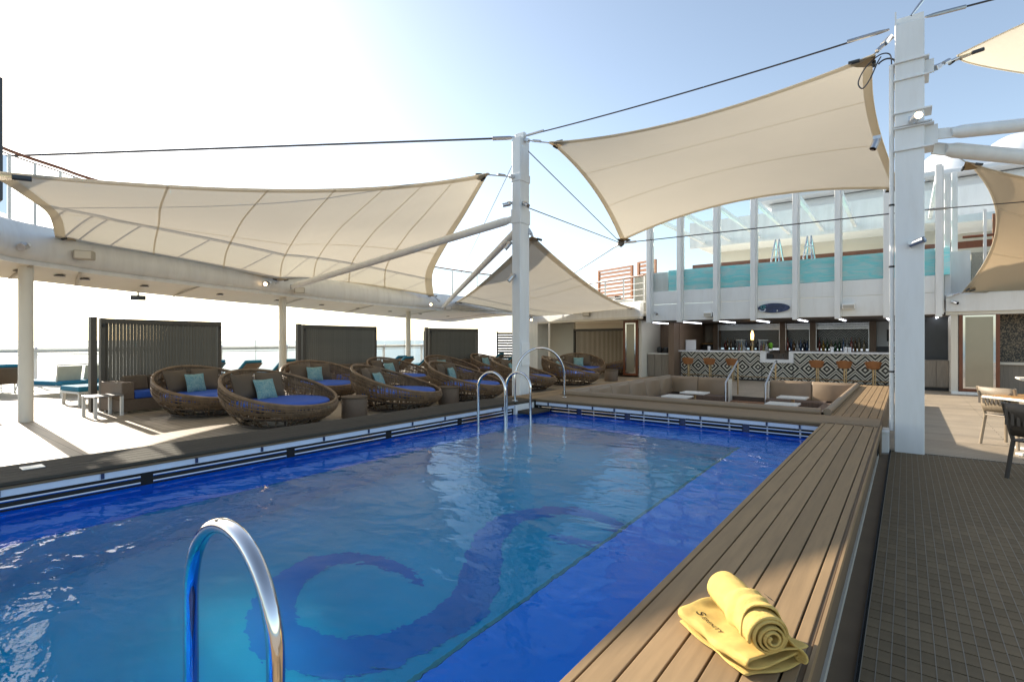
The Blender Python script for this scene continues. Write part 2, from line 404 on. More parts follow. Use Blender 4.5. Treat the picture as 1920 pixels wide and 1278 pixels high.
def inst(name, me, parent=None, loc=(0, 0, 0), rot=(0, 0, 0), bevel=0.0, segs=2):
    o = bpy.data.objects.new(name, me); COL.objects.link(o)
    o.location = loc; o.rotation_euler = rot
    if parent: o.parent = parent
    if bevel:
        bm_ = o.modifiers.new('bevel', 'BEVEL'); bm_.width = bevel; bm_.segments = segs; bm_.limit_method = 'ANGLE'
    return o
def tag(o, label, cat, group=None):
    o['label'] = label; o['category'] = cat
    if group: o['group'] = group
    return o
def thing(name, label, cat, loc=(0, 0, 0), rz=0, group=None):
    o = bpy.data.objects.new(name, None); COL.objects.link(o)
    o.location = loc; o.rotation_euler = (0, 0, rz); o.empty_display_size = 0.2
    return tag(o, label, cat, group)
def struct(o, kind='structure'):
    o['kind'] = kind; return o
def copy_tree(o, parent=None):
    c = o.copy(); COL.objects.link(c); c.parent = parent
    for ch in [k for k in bpy.data.objects if k.parent == o]: copy_tree(ch, c)
    return c
def catmull(pts, k=6):
    P = [Vector(p) for p in pts]; out = []
    for i in range(len(P) - 1):
        p0 = P[max(i - 1, 0)]; p1 = P[i]; p2 = P[i + 1]; p3 = P[min(i + 2, len(P) - 1)]
        for j in range(k):
            t = j / k
            out.append(0.5 * ((2 * p1) + (p2 - p0) * t + (2 * p0 - 5 * p1 + 4 * p2 - p3) * t * t + (3 * p1 - p0 - 3 * p2 + p3) * t ** 3))
    out.append(P[-1]); return out
def arc_pts(c, u, r, a0, a1, n):
    """arc in the vertical plane through direction u"""
    return [Vector(c) + Vector(u) * r * math.cos(a0 + (a1 - a0) * i / n) + Vector((0, 0, r * math.sin(a0 + (a1 - a0) * i / n))) for i in range(n + 1)]

# ------------------------------------------------------------------ levels and plan
ZB = 0.43            # top of the pool coaming
ZW = 0.195           # water level
PX0, PX1, PY0, PY1 = -5.65, -0.91, -2.5, 8.10
LX0, LX1, LY0, LY1 = -5.60, -0.93, 9.0, 15.0

# ---- sea, deck
sea = MB().lathe([(0.01, -25.0), (200, -25.0), (2000, -25.0), (45000, -25.0)], 96)
sea.f = sea.f[:-2]
struct(sea.build('sea', 'sea'))
dk = MB()
def q(x0, x1, y0, y1, z=0.0): dk.add([(x0, y0, z), (x1, y0, z), (x1, y1, z), (x0, y1, z)], [(0, 1, 2, 3)])
q(-22.9, -5.7, -8, 40); q(-0.86, 14, -8, 40); q(-5.7, -0.86, 15.1, 40); q(-5.7, -0.86, -8, -2.7)
struct(dk.build('deck', 'deck'))
struct(MB().b(-23.6, -22.9, -8, 40, -0.4, -0.02).build('deck_gutter', 'blue_cushion'))
struct(MB().b(-23.6, 14, -8, 60, -20, -1.4).build('hull', 'hull_white'))

# ---- pool
pool = thing('swimming_pool', 'blue swimming pool with underwater ledges and a dark blue scroll on its floor', 'pool')
FZ = -1.02
MB().b(PX0, PX1, PY0, PY1, FZ - 0.1, FZ).build('pool_floor', 'pool_teal', pool)
for nm, (x0, x1, y0, y1) in {'w': (PX0 - .12, PX0, PY0, PY1), 'e': (PX1, PX1 + .12, PY0, PY1), 'n': (PX0, PX1, PY1, PY1 + .12), 's': (PX0, PX1, PY0 - .12, PY0)}.items():
    MB().b(x0, x1, y0, y1, FZ, 0.19).build('pool_wall', 'pool_blue', pool)
LEDZ = -0.15
for (x0, x1, y0, y1) in ((-1.755, PX1 - .002, PY0 + .002, PY1 - .002), (PX0 + .002, -5.08, PY0 + .002, PY1 - .002), (-5.078, -1.757, 7.25, PY1 - .002)):
    lg = MB().b(x0, x1, y0, y1, FZ + .002, LEDZ - 0.03).build('ledge', 'pool_teal', pool)
    MB().b(x0, x1, y0, y1, LEDZ - 0.029, LEDZ).build('ledge_top', 'pool_blue', lg)
MB().b(-1.785, -1.757, PY0 + .01, 7.248, LEDZ - 0.03, LEDZ + 0.004).build('ledge_edging', 'oval_teal', pool)
sw = [(-2.94, 2.72), (-3.3, 2.74), (-3.68, 2.62), (-3.84, 2.36), (-3.73, 2.03), (-3.5, 1.8), (-3.2, 1.74), (-2.89, 1.81), (-2.66, 2.04), (-2.54, 2.36), (-2.52, 2.74), (-2.69, 3.09), (-2.97, 3.49), (-3.11, 3.87), (-3.07, 4.22), (-2.84, 4.52), (-2.53, 4.62), (-2.22, 4.56), (-2.08, 4.37), (-2.17, 4.13), (-2.43, 4.03), (-2.63, 4.02)]
cp = catmull([(x, y, FZ + 0.004) for x, y in sw], 5)
rows = []
for i, p in enumerate(cp):
    t = (cp[min(i + 1, len(cp) - 1)] - cp[max(i - 1, 0)]).normalized(); nn = Vector((-t.y, t.x, 0))
    u = i / (len(cp) - 1); w = 0.015 + 0.14 * math.sin(math.pi * u) ** 0.6 + 0.03 * math.sin(6 * u)
    rows.append([p - nn * w, p + nn * w])
MB().grid(rows).build('scroll_motif', 'pool_swirl', pool)
struct(MB().add([(PX0 - .005, PY0, ZW), (PX1 + .005, PY0, ZW), (PX1 + .005, PY1 + .005, ZW), (PX0 - .005, PY1 + .005, ZW)], [(0, 1, 2, 3)]).build('water', 'pool_water'))

# ---- coaming: planked bench all round the pool
def plank_run(parent, lo, hi, a0, a1, edges, along, m, z0=ZB - 0.028, z1=ZB):
    for i in range(len(edges) - 1):
        e0, e1 = edges[i] + 0.004, edges[i + 1] - 0.004
        if along == 'Y': MB().b(e0, e1, a0, a1, z0, z1).build('plank', m, parent, bevel=0.003)
        else: MB().b(a0, a1, e0, e1, z0, z1).build('plank', m, parent, bevel=0.003)
bench = thing('pool_bench', 'taupe planked bench edging along the right side of the pool under the yellow towel', 'bench')
ed = [-0.91, -0.87, -0.763, -0.656, -0.549, -0.442, -0.335, -0.285]
plank_run(bench, 0, 0, -2.5, 8.16, ed, 'Y', 'plank')
MB().b(-0.90, -0.295, -2.5, 8.15, 0.16, ZB - 0.018).build('bench_core', 'seam_black', bench)
MB().b(-0.295, -0.27, -2.5, 8.3, 0.27, ZB - 0.006).build('nose_board', 'nose_board', bench, bevel=0.006)
MB().b(-0.27, -0.258, -2.5, 8.3, 0.395, ZB + 0.002).build('edge_trim', 'plank', bench)
MB().b(-0.33, -0.305, -2.5, 8.6, 0.005, 0.268).build('kick_board', 'nose_board', bench)
MB().b(-0.304, -0.29, -2.5, 8.6, 0.005, 0.05).build('kick_trim', 'speaker_beige', bench)
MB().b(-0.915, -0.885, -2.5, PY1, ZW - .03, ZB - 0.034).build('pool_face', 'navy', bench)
bench2 = thing('lounge_bench', 'sun-striped planked bench running from the pool corner towards the bar stools', 'bench')
plank_run(bench2, 0, 0, 8.99, 15.5, ed, 'Y', 'plank')
MB().b(-0.90, -0.295, 8.16, 15.49, 0.02, ZB - 0.018).build('bench_core', 'seam_black', bench2)
MB().b(-0.295, -0.27, 8.31, 15.5, 0.02, ZB - 0.006).build('nose_board', 'nose_board', bench2, bevel=0.006)
MB().b(-0.90, -0.27, 15.5, 15.52, 0.02, ZB - 0.006).build('end_board', 'nose_board', bench2)
far = thing('pool_end_deck', 'taupe planked strip between the far end of the pool and the sunken lounge', 'coaming')
plank_run(far, 0, 0, -5.66, -0.285, [8.08, 8.12, 8.24, 8.36, 8.48, 8.60, 8.72, 8.84, 8.98], 'X', 'plank_cross')
MB().b(-5.66, -0.93, 8.13, 8.97, 0.0, ZB - 0.018).build('deck_core', 'seam_black', far)
leftc = thing('pool_left_coaming', 'dark grey planked coaming along the left side of the pool in front of the daybeds', 'coaming')
plank_run(leftc, 0, 0, -2.5, 7.46, [-6.38, -6.26, -6.14, -6.02, -5.90, -5.78, -5.66, -5.62], 'Y', 'plank_grey')
MB().b(-6.37, -5.66, -2.5, 7.45, 0.0, ZB - 0.018).build('coaming_core', 'seam_black', leftc)
left2 = thing('lounge_left_deck', 'planked strip along the left rim of the sunken lounge beside the tall mast', 'coaming')
plank_run(left2, 0, 0, 8.07, 15.2, [-6.25, -6.13, -6.01, -5.89, -5.77, -5.665], 'Y', 'plank')
MB().b(-6.24, -5.67, 8.08, 15.19, 0.0, ZB - 0.018).build('deck_core', 'seam_black', left2)

# pool-side trim: white strip, navy recess, double chrome rails in sections
def trim(parent, start, axis, length, inward, secs, gap=0.10):
    """start: corner on pool face; axis: unit dir along; inward: unit dir into the pool"""
    S = Vector(start); A = Vector(axis); I = Vector(inward)
    def bx(a0, a1, i0, i1, z0, z1, name, m, **k):
        p = S + A * a0 + I * i0; q_ = S + A * a1 + I * i1
        return MB().b(min(p.x, q_.x), max(p.x, q_.x), min(p.y, q_.y), max(p.y, q_.y), z0, z1).build(name, m, parent, **k)
    bx(0, length, 0.0, 0.03, 0.375, ZB - 0.034, 'nose_board', 'nose_board')
    bx(0, length, -0.012, 0.022, 0.318, 0.372, 'white_strip', 'strip_white')
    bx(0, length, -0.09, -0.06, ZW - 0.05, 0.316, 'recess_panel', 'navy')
    L = length / secs
    for k in range(secs):
        a0 = k * L + gap / 2; a1 = (k + 1) * L - gap / 2
        for z in (0.278, 0.222):
            MB().tube([S + A * a0 + I * -0.0 + Vector((0, 0, z)), S + A * a1 + Vector((0, 0, z))], 0.014, 8).build('chrome_rail', 'chrome', parent, smooth=True)
        bx(a1 + 0.005, a1 + gap - 0.005, -0.058, -0.01, ZW - 0.04, 0.316, 'rail_post', 'navy')
        for f in (0.28, 0.78):
            c = a0 + (a1 - a0) * f
            bx(c - 0.012, c + 0.012, 0.023, 0.034, 0.325, 0.372, 'clip', 'navy')
            bx(c - 0.01, c + 0.01, -0.058, -0.016, ZW, 0.30, 'bracket', 'steel')
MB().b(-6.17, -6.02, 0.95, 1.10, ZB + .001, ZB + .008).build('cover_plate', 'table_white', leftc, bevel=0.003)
trim(leftc, (PX0, -2.5, 0), (0, 1, 0), 9.9, (1, 0, 0), 7)
trim(far, (-5.62, PY1, 0), (1, 0, 0), 4.68, (0, -1, 0), 5)

# entry step in the far left corner
ent = thing('pool_entry_step', 'white faced entry step with brown tread in the far left pool corner', 'steps')
MB().b(-6.38, -5.64, 7.47, 8.06, ZB - 0.06, ZB - 0.012).build('landing', 'plank_grey', ent, bevel=0.004)
MB().b(-6.36, -5.645, 7.475, 8.055, 0.0, ZB - 0.062).build('riser', 'white_paint', ent)
MB().b(-5.643, -5.30, 7.48, 8.07, 0.215, 0.262).build('tread', 'plank_grey', ent, bevel=0.006)
MB().b(-5.655, -5.60, 7.41, 7.47, 0.20, 0.372).build('end_cap', 'white_paint', ent)

# ---- chrome grab rails
def arch(label, p0, p1, top, zfoot, r=0.021, flange=False, group=None):
    p0 = Vector((*p0, 0)); p1 = Vector((*p1, 0)); u = (p1 - p0); L = u.length; u.normalize(); c = (p0 + p1) / 2
    zc = top - L / 2
    pts = [Vector((p0.x, p0.y, zfoot)), Vector((p0.x, p0.y, (zfoot + zc) / 2))]
    pts += [c - u * (L / 2) * math.cos(a) + Vector((0, 0, zc + (L / 2) * math.sin(a))) for a in [math.pi * i / 28 for i in range(29)]]
    pts += [Vector((p1.x, p1.y, (zfoot + zc) / 2)), Vector((p1.x, p1.y, zfoot))]
    t = thing('grab_rail', label, 'handrail', (0, 0, 0), 0, group)
    MB().tube(pts, r, 14).build('rail_tube', 'chrome', t, smooth=True)
    if flange:
        for p in (p0, p1): MB().lathe([(0.055, 0), (0.055, 0.012), (0.03, 0.02)], 18, (p.x, p.y, zfoot)).build('flange', 'chrome', t, smooth=True)
    return t
arch('large arched chrome grab rail in the foreground of the pool', (-1.76, 0.66), (-1.23, 0.65), 1.03, FZ, 0.0215, group='pool ladder rails')
arch('nearer of the twin chrome ladder arches at the far left pool corner', (-5.26, 6.0), (-4.73, 6.0), 1.06, FZ, group='pool ladder rails')
arch('farther of the twin chrome ladder arches at the far left pool corner', (-5.19, 6.62), (-4.71, 6.62), 1.03, FZ, group='pool ladder rails')
arch('tall wide chrome arch rail bolted to the pool end strip beside the mast', (-5.70, 7.52), (-5.28, 8.56), 1.40, ZB, flange=True)

# ---- right floor strip and mat
struct(MB().add([(-0.37, -3, 0.004), (-0.19, -3, 0.004), (-0.19, 8.6, 0.004), (-0.37, 8.6, 0.004)], [(0, 1, 2, 3)]).build('floor_strip', 'nose_board'))
matt = thing('floor_mat', 'dark brown small-tiled drainage floor beside the pool bench', 'floor mat')
MX0, MX1, MY0, MY1 = -0.17, 2.05, 1.0, 8.95
MB().b(MX0 - 0.012, MX1, MY0, MY1, 0.004, 0.009).build('mat_base', 'mat_dark', matt)
MB().b(MX0 - 0.02, MX0 - 0.013, MY0, MY1, 0.004, 0.02).build('mat_edging', 'seam_black', matt)
tw, tl = 0.056, 0.112
tile_me = MB().b(-tw / 2 + .0022, tw / 2 - .0022, -tl / 2 + .0045, tl / 2 - .0045, 0, 0.010).mesh('tile', 'mat_tile')
S_, C_ = math.sin(R(37.48)), math.cos(R(37.48))
def vis(x, y):
    d = -x * S_ + y * C_; r = x * C_ + y * S_
    if d < 0.3: return None
    return (r / d * 965 + 960, 637 + EYE / d * 965, d)
cells = []
nx = int((MX1 - MX0) / tw); ny = int((MY1 - MY0) / tl)
for i in range(nx):
    for j in range(ny):
        x = MX0 + tw * (i + .5); y = MY0 + tl * (j + .5); v = vis(x, y)
        inside = v is not None and v[0] < 1925 and v[1] < 1285
        cells.append((0 if inside else 1, v[2] if v else 99, x, y))
cells.sort()
rest = MB()
for k, (a, b_, x, y) in enumerate(cells):
    if k < 300: inst('tile', tile_me, matt, (x, y, 0.0095))
    else: rest.b(x - tw / 2 + .0022, x + tw / 2 - .0022, y - tl / 2 + .0045, y + tl / 2 - .0045, 0.0095, 0.0195)
struct(rest.build('tiles', 'mat_tile', matt), 'stuff')
gr = MB()
for i in range(0, nx + 1, 1): gr.b(MX0 + tw * i - .0018, MX0 + tw * i + .0018, MY0, MY1, 0.0092, 0.0205)
gr.build('grid_lines', 'mat_grout', matt)

# ---- yellow towels
def text_mesh(body, size, shear=0.25):
    cu = bpy.data.curves.new('txt', 'FONT'); cu.body = body; cu.size = size; cu.shear = shear; cu.extrude = 0.0004; cu.align_x = 'CENTER'
    o = bpy.data.objects.new('txt', cu); COL.objects.link(o)
    dg = bpy.context.evaluated_depsgraph_get(); me = bpy.data.meshes.new_from_object(o.evaluated_get(dg))
    bpy.data.objects.remove(o); me.materials.clear(); me.materials.append(MATS['print_black']); return me
def solid(o, th, sub=0):
    s = o.modifiers.new('solid', 'SOLIDIFY'); s.thickness = th; s.offset = 0
    if sub: k = o.modifiers.new('sub', 'SUBSURF'); k.levels = sub; k.render_levels = sub
def wrap(tx, cloth):
    k = tx.modifiers.new('wrap', 'SHRINKWRAP'); k.target = cloth; k.wrap_method = 'PROJECT'; k.use_project_z = True
    k.use_negative_direction = True; k.use_positive_direction = False; k.offset = 0.0018
def towel_fold():
    t = thing('folded_towel', 'folded yellow towel with SERENITY print lying flat on the pool bench', 'towel', (-0.495, 2.01, ZB), R(-33)); t.scale = (0.88, 0.88, 0.88)
    W, D = 0.40, 0.30
    path = []
    lay = [(0.014, -1), (0.042, 1), (0.068, -1)]
    def line(x0, x1, z, n=10): return [(x0 + (x1 - x0) * i / n, z) for i in range(n + 1)]
    path += line(-D / 2 + .01, D / 2 - .014, 0.012)
    path += [(D / 2 - .014 + 0.014 * math.sin(a), 0.026 - 0.014 * math.cos(a)) for a in [math.pi * i / 8 for i in range(1, 8)]]
    path += line(D / 2 - .014, -D / 2 + .016, 0.040)
    path += [(-D / 2 + .016 - 0.014 * math.sin(a), 0.054 - 0.014 * math.cos(a)) for a in [math.pi * i / 8 for i in range(1, 8)]]
    path += line(-D / 2 + .016, D / 2 + .012, 0.068)
    rows = []
    rnd = random.Random(3)
    for i in range(25):
        x = -W / 2 + W * i / 24
        k = 1.0
        r_ = []
        for (y, z) in path:
            e = abs(i / 24 - 0.5) * 2
            wob = 0.006 * math.sin(x * 24 + y * 13) + 0.004 * math.sin(x * 51 - y * 37 + z * 90)
            lift = 0.022 * max(0, e - 0.72) * 3 * (z / 0.068) * (1 if i < 12 else 0.6)
            r_.append((x + 0.012 * math.sin(y * 20 + z * 70), y + 0.006 * math.sin(x * 30 + z * 60), z + (wob + lift) * min(1, z / 0.04)))
        rows.append(r_)
    o = MB().grid(rows).build('towel_cloth', 'towel_yellow', t, smooth=True); solid(o, 0.011, 1)
    tx = inst('printed_word', text_mesh('S', 0.052, 0.35), o, (-0.132, -0.098, 0.14), (0, 0, R(-2))); wrap(tx, o)
    tx = inst('printed_word', text_mesh('ERENITY', 0.030, 0.12), o, (-0.050, -0.098, 0.14), (0, 0, R(-2))); wrap(tx, o)
    return t
towel_fold()
def towel_roll():
    t = thing('rolled_towel', 'rolled ribbed yellow towel resting diagonally on the folded towel', 'towel', (-0.468, 2.01, ZB + 0.069), R(-51)); t.scale = (0.88, 0.88, 0.88)
    L = 0.42; rows = []
    turns = 4.2; n = 120
    for i in range(41):
        x = -L / 2 + L * i / 40
        row = []
        for k in range(n + 1):
            th = 2 * math.pi * turns * k / n
            r = (0.014 + 0.066 * (k / n)) * (1 + 0.05 * math.sin(3 * th / turns + 1) + 0.07 * math.sin(1.37 * th + 4 * x) * (1 - k / n))
            rip = 0.0021 * math.sin(x * 230 + 0.7 * math.sin(th)) * (1 if k > n * 0.55 else 0.3)
            edge = 0.012 * math.sin(th * 1.0 + 1) * (k / n)
            sk = 0.035 * (k / n - 0.6) * (1 if x > 0 else -0.4) * abs(x) / (L / 2)
            rr = (r + rip) * (1 - 0.12 * max(0, (-x / (L / 2)) - 0.7) * 3)
            row.append((x + edge * 0.4 - sk, rr * math.cos(th + 2.2), 0.078 + rr * math.sin(th + 2.2) * 0.94))
        rows.append(row)
    o = MB().grid(rows).build('towel_cloth', 'towel_yellow', t, smooth=True); solid(o, 0.008)
    # loose outer flap: wraps the middle of the roll and falls onto the bench at the right
    rows = []
    prof = [(0.078 * 1.08 * math.cos(a) , 0.078 + 0.088 * math.sin(a)) for a in [R(205 - 10 * i) for i in range(17)]]
    prof += [(0.092, 0.06), (0.105, 0.03), (0.125, 0.008), (0.15, -0.008), (0.168, -0.03), (0.165, -0.05), (0.15, -0.056)]
    for i in range(15):
        x = -0.005 + 0.15 * i / 14
        rows.append([(x + 0.02 * math.sin(3 * y) + 0.010 * math.sin(k * 0.6), y * (1 + 0.05 * math.sin(i * 0.5)), z + 0.004 * math.sin(i * 1.1 + k * 0.5)) for k, (y, z) in enumerate(prof)])
    o = MB().grid(rows).build('towel_flap', 'towel_yellow', t, smooth=True); solid(o, 0.009, 1)
    inst('printed_word', text_mesh('Ser', 0.045, 0.3), o, (0.055, 0.066, 0.158), (R(-42), 0, R(8)))
towel_roll()

# ---- masts
def sq_mast(name, label, x0, x1, y0, y1, h):
    t = thing(name, label, 'mast', ((x0 + x1) / 2, (y0 + y1) / 2, 0))
    a = (x1 - x0) / 2; b_ = (y1 - y0) / 2
    MB().b(-a, a, -b_, b_, 0, h).build('mast_column', 'white_paint', t, bevel=0.012)
    return t, a, b_
m1, a, b_ = sq_mast('sail_mast', 'tall white square mast at the far left pool corner with struts', -6.75, -6.53, 8.80, 9.14, 5.9)
MB().b(-a - 0.01, a + 0.01, -0.05, 0.05, 5.9, 6.02).build('cap_plate', 'white_paint', m1, bevel=0.01)
MB().b(-a - .015, a + .015, -b_ - .015, b_ + .015, 4.05, 4.36).build('collar', 'white_paint', m1, bevel=0.01)
MB().b(-a - .015, a + .015, -b_ - .015, b_ + .015, 4.95, 5.12).build('collar', 'white_paint', m1, bevel=0.01)
MB().b(a + .001, a + 0.03, -0.14, 0.14, 1.0, 1.5).build('access_plate', 'white_panel', m1, bevel=0.004)
m2, a, b_ = sq_mast('sail_mast', 'thick white square mast rising beside the right bench in the foreground', -0.13, 0.19, 8.80, 9.15, 5.86)
MB().b(-a, -a + 0.02, -b_, b_, 5.86, 6.04).build('cap_plate', 'white_paint', m2)
MB().b(-a + .021, a + 0.0, b_ - 0.02, b_, 5.86, 6.10).build('cap_plate', 'white_paint', m2)
for z0, z1, ex in ((5.08, 5.32, 0.05), (4.45, 4.63, 0.08), (4.12, 4.42, 0.10)):
    for z in (z0, z1): MB().b(-a - .012, a + ex, -b_ - .03, b_ - 0.05, z, z + 0.022).build('collar_plate', 'white_paint', m2, bevel=0.004)
MB().b(a + .001, a + 0.14, -0.12, -0.09, 4.16, 4.42).build('lug', 'white_paint', m2)
MB().b(a + .001, a + 0.10, -0.12, -0.09, 5.12, 5.30).build('lug', 'white_paint', m2)
ped = thing('mast_pedestal', 'low white box at the foot of the right mast beside the bench', 'pedestal', (-0.29, 8.75, 0))
MB().b(-0.05, 0.10, -0.05, 0.35, 0, 0.27).build('pedestal_box', 'white_paint', ped, bevel=0.008)
MB().b(-0.06, 0.102, -0.06, 0.36, 0.272, 0.30).build('pedestal_lid', 'white_panel', ped, bevel=0.004)
pip = thing('drain_pipe', 'slim white vertical pipe running up the left side of the right mast', 'pipe', (-0.165, 8.86, 0))
MB().tube([(0, 0, 0.3), (0, 0, 5.35)], 0.028, 12).build('pipe', 'white_paint', pip, smooth=True)
MB().tube(catmull([(0, 0, 5.34), (-0.02, -0.02, 5.5), (-0.14, -0.04, 5.52), (-0.30, -0.06, 5.38), (-0.38, -0.07, 5.2), (-0.33, -0.07, 5.1), (-0.25, -0.06, 5.2), (-0.16, -0.04, 5.42), (-0.12, -0.02, 5.5)], 6), 0.009, 6).build('loop_cable', 'cable', pip, smooth=True)
for z in (1.1, 2.55, 3.4): MB().tube([(0, 0, z), (0, 0, z + 0.025)], 0.034, 12).build('pipe_clamp', 'black_plastic', pip)
MB().tube(arc_pts((0.05 - 0.11, 0, 5.35), (1, 0, 0), 0.11, 0, math.pi * 0.8, 10), 0.012, 8).build('loop_cable', 'cable', pip, smooth=True)
pm = thing('grey_post', 'dark grey post cut off by the left edge of the picture', 'post', (-10.62, 1.36, 0))
MB().b(-0.09, 0.09, -0.09, 0.09, 3.6, 5.4).build('post_shaft', 'charcoal', pm, bevel=0.01)

# struts
def strut(label, p0, p1, r):
    t = thing('mast_strut', label, 'strut')
    p0 = Vector(p0); p1 = Vector(p1); d = (p1 - p0).normalized()
    MB().tube([p0 + d * 0.16, p0 + d * 0.3, p1 - d * 0.3, p1 - d * 0.12], [r * 0.7, r, r, r * 0.7], 16).build('strut_tube', 'white_paint', t, smooth=True)
    MB().beam(p0, p0 + d * 0.2, 0.03, r * 1.6).build('end_lug', 'white_paint', t)
    MB().beam(p1 - d * 0.2, p1, 0.03, r * 1.6).build('end_lug', 'steel', t)
strut('long white strut from the pool corner mast to the nearer left roof edge', (-6.75, 8.95, 4.2), (-15.30, 8.56, 3.2), 0.088)
strut('steep white strut from the pool corner mast to the farther left roof edge', (-6.7, 9.14, 4.1), (-16.85, 16.76, 3.05), 0.088)
strut('upper of two white struts leaving the right mast to the right', (0.32, 8.92, 4.30), (4.6, 11.2, 4.55), 0.085)
strut('lower of two white struts leaving the right mast to the right', (0.28, 9.12, 4.18), (4.8, 12.3, 3.55), 0.10)

# ---- shade sails
def qb(p0, pm_, p1):
    p0 = Vector(p0); p1 = Vector(p1); c = Vector(pm_) * 2 - (p0 + p1) / 2
    return lambda t: p0 * (1 - t) ** 2 + c * 2 * t * (1 - t) + p1 * t * t
def cm(*pts):
    P = [Vector(p) for p in pts]; n = len(P) - 1
    def f(t):
        k = min(int(t * n), n - 1); u = t * n - k
        p1, p2 = P[k], P[k + 1]; p0 = P[k - 1] if k > 0 else p1 * 2 - p2; p3 = P[k + 2] if k + 2 <= n else p2 * 2 - p1
        return 0.5 * ((2 * p1) + (p2 - p0) * u + (2 * p0 - 5 * p1 + 4 * p2 - p3) * u * u + (3 * p1 - p0 - 3 * p2 + p3) * u ** 3)
    return f
def chain(*pts):
    segs = [qb(pts[i], pts[i + 1], pts[i + 2]) for i in range(0, len(pts) - 2, 2)]
    n = len(segs)
    def f(t):
        k = min(int(t * n), n - 1); return segs[k](t * n - k)
    return f
def sail(label, top, right, bottom, left, seams_u, seams_v, anchors, N=36, M=28, hem=0.020, plates=(), canvas='sail_cream'):
    """top: A->B, bottom: D->C, left: A->D, right: B->C"""
    t = thing('shade_sail', label, 'shade sail', (0, 0, 0), 0)
    def S(u, v):
        return top(u) * (1 - v) + bottom(u) * v + left(v) * (1 - u) + right(v) * u - (top(0) * (1 - u) * (1 - v) + top(1) * u * (1 - v) + bottom(0) * (1 - u) * v + bottom(1) * u * v)
    rows = [[S(i / N, j / M) for i in range(N + 1)] for j in range(M + 1)]
    MB().grid(rows).build('canvas', canvas, t, smooth=True)
    dz = Vector((0, 0, -0.012))
    for u0 in seams_u:
        MB().grid([[S(u0 - 0.0020, j / M) + dz, S(u0 + 0.0020, j / M) + dz] for j in range(M + 1)]).build('seam', 'sail_hem', t)
    for v0 in seams_v:
        MB().grid([[S(i / N, v0 - 0.002) + dz, S(i / N, v0 + 0.002) + dz] for i in range(N + 1)]).build('seam', 'sail_hem', t)
    for fn in ((lambda s, k: S(s, k)), (lambda s, k: S(s, 1 - k)), (lambda s, k: S(k, s)), (lambda s, k: S(1 - k, s))):
        MB().grid([[fn(s / 40, 0.001) + dz * 1.3, fn(s / 40, hem) + dz * 1.3] for s in range(41)]).build('hem', 'sail_hem', t, smooth=True)
    for fn in (lambda s: S(s, 0), lambda s: S(s, 1), lambda s: S(0, s), lambda s: S(1, s)):
        MB().tube([fn(i / 40) for i in range(41)], 0.011, 6).build('edge_rope', 'sail_hem', t, smooth=True)
    cen = S(0.5, 0.5)
    for (p, anc) in plates:
        p = Vector(p); anc = Vector(anc); inw = (cen - p).normalized(); side = inw.cross(Vector((0, 0, 1))).normalized()
        nrm = side.cross(inw)
        pts = []
        for k in range(9):
            an = -0.75 + 1.5 * k / 8; pts.append(p + inw * 0.30 * math.cos(an) + side * 0.30 * math.sin(an))
        lo = [q_ - nrm * 0.03 for q_ in [p - inw * 0.03] + pts]; hi = [q_ - nrm * 0.018 for q_ in [p - inw * 0.03] + pts]
        n = len(lo)
        cpl = MB().add(lo + hi, [tuple(range(n - 1, -1, -1)), tuple(range(n, 2 * n))] + [(i, (i + 1) % n, (i + 1) % n + n, i + n) for i in range(n)]).build('corner_plate', 'brass', t)
        for an in (-0.75, 0.75):
            e = p + inw * 0.3 * math.cos(an) + side * 0.3 * math.sin(an)
            MB().tube([p + (e - p) * 0.55 - nrm * 0.03, e - nrm * 0.03], 0.026, 10).build('cable_ferrule', 'charcoal', cpl, smooth=True)
        MB().tube([p + inw * 0.05 - nrm * 0.02, anc], 0.014, 8).build('turnbuckle_rod', 'steel', t, smooth=True)
        mid = p * 0.5 + anc * 0.5; dd = (anc - p).normalized()
        MB().tube([mid - dd * 0.1, mid + dd * 0.1], 0.028, 8).build('turnbuckle_body', 'steel', t, smooth=True)
        MB().beam(anc - dd * 0.12, anc + dd * 0.03, 0.09, 0.07).build('shackle', 'steel', t, bevel=0.01)
    return t
B, BA, A = (-6.67, 0.81, 3.09), (-6.74, 4.47, 3.79), (-6.87, 8.15, 5.0)
AE, EE, ED, D, DC, CC, CB = (-12.19, 12.33, 4.79), (-17.21, 16.54, 3.56), (-17.03, 11.89, 3.75), (-15.46, 8.31, 3.41), (-14.65, 5.15, 3.55), (-13.37, 2.6, 3.55), (-9.91, 1.73, 3.47)
sail('large cream shade sail stretched over the daybeds to the left roof edge', qb(B, BA, A), cm(A, (-9.46, 10.26, 4.96), (-12.08, 12.29, 4.83), (-14.91, 14.27, 4.19), EE), chain(CC, DC, D, ED, EE), cm(B, (-8.87, 1.39, 3.4), (-11.1, 2.07, 3.59), CC),
     [0.2, 0.36, 0.5, 0.63, 0.75, 0.86], [0.6], None,
     plates=[(A, (-6.7, 8.80, 5.05)), (B, (-6.4, -0.2, 3.05)), (CC, (-13.3, 2.2, 3.45)), (D, (-15.55, 8.2, 3.3)), (EE, (-17.2, 16.9, 3.35))])
A, AB, B, BC, CC, CD, D, DA = (-5.92, 9.01, 5.68), (-3.13, 8.82, 5.33), (-0.36, 8.75, 5.52), (-0.43, 11.64, 5.56), (-0.1, 15.05, 5.06), (-3.63, 14.99, 5.35), (-7.17, 15.04, 4.67), (-6.49, 12.03, 5.45)
sail('biggest cream shade sail stretched high between the two white masts over the lounge', qb(A, AB, B), qb(B, BC, CC), qb(D, CD, CC), qb(A, DA, D), [], [0.33, 0.66], None,
     plates=[(A, (-6.53, 8.96, 5.85)), (B, (-0.19, 8.9, 5.75)), (D, (-7.3, 15.1, 4.6)), (CC, (0.1, 15.2, 5.0))])
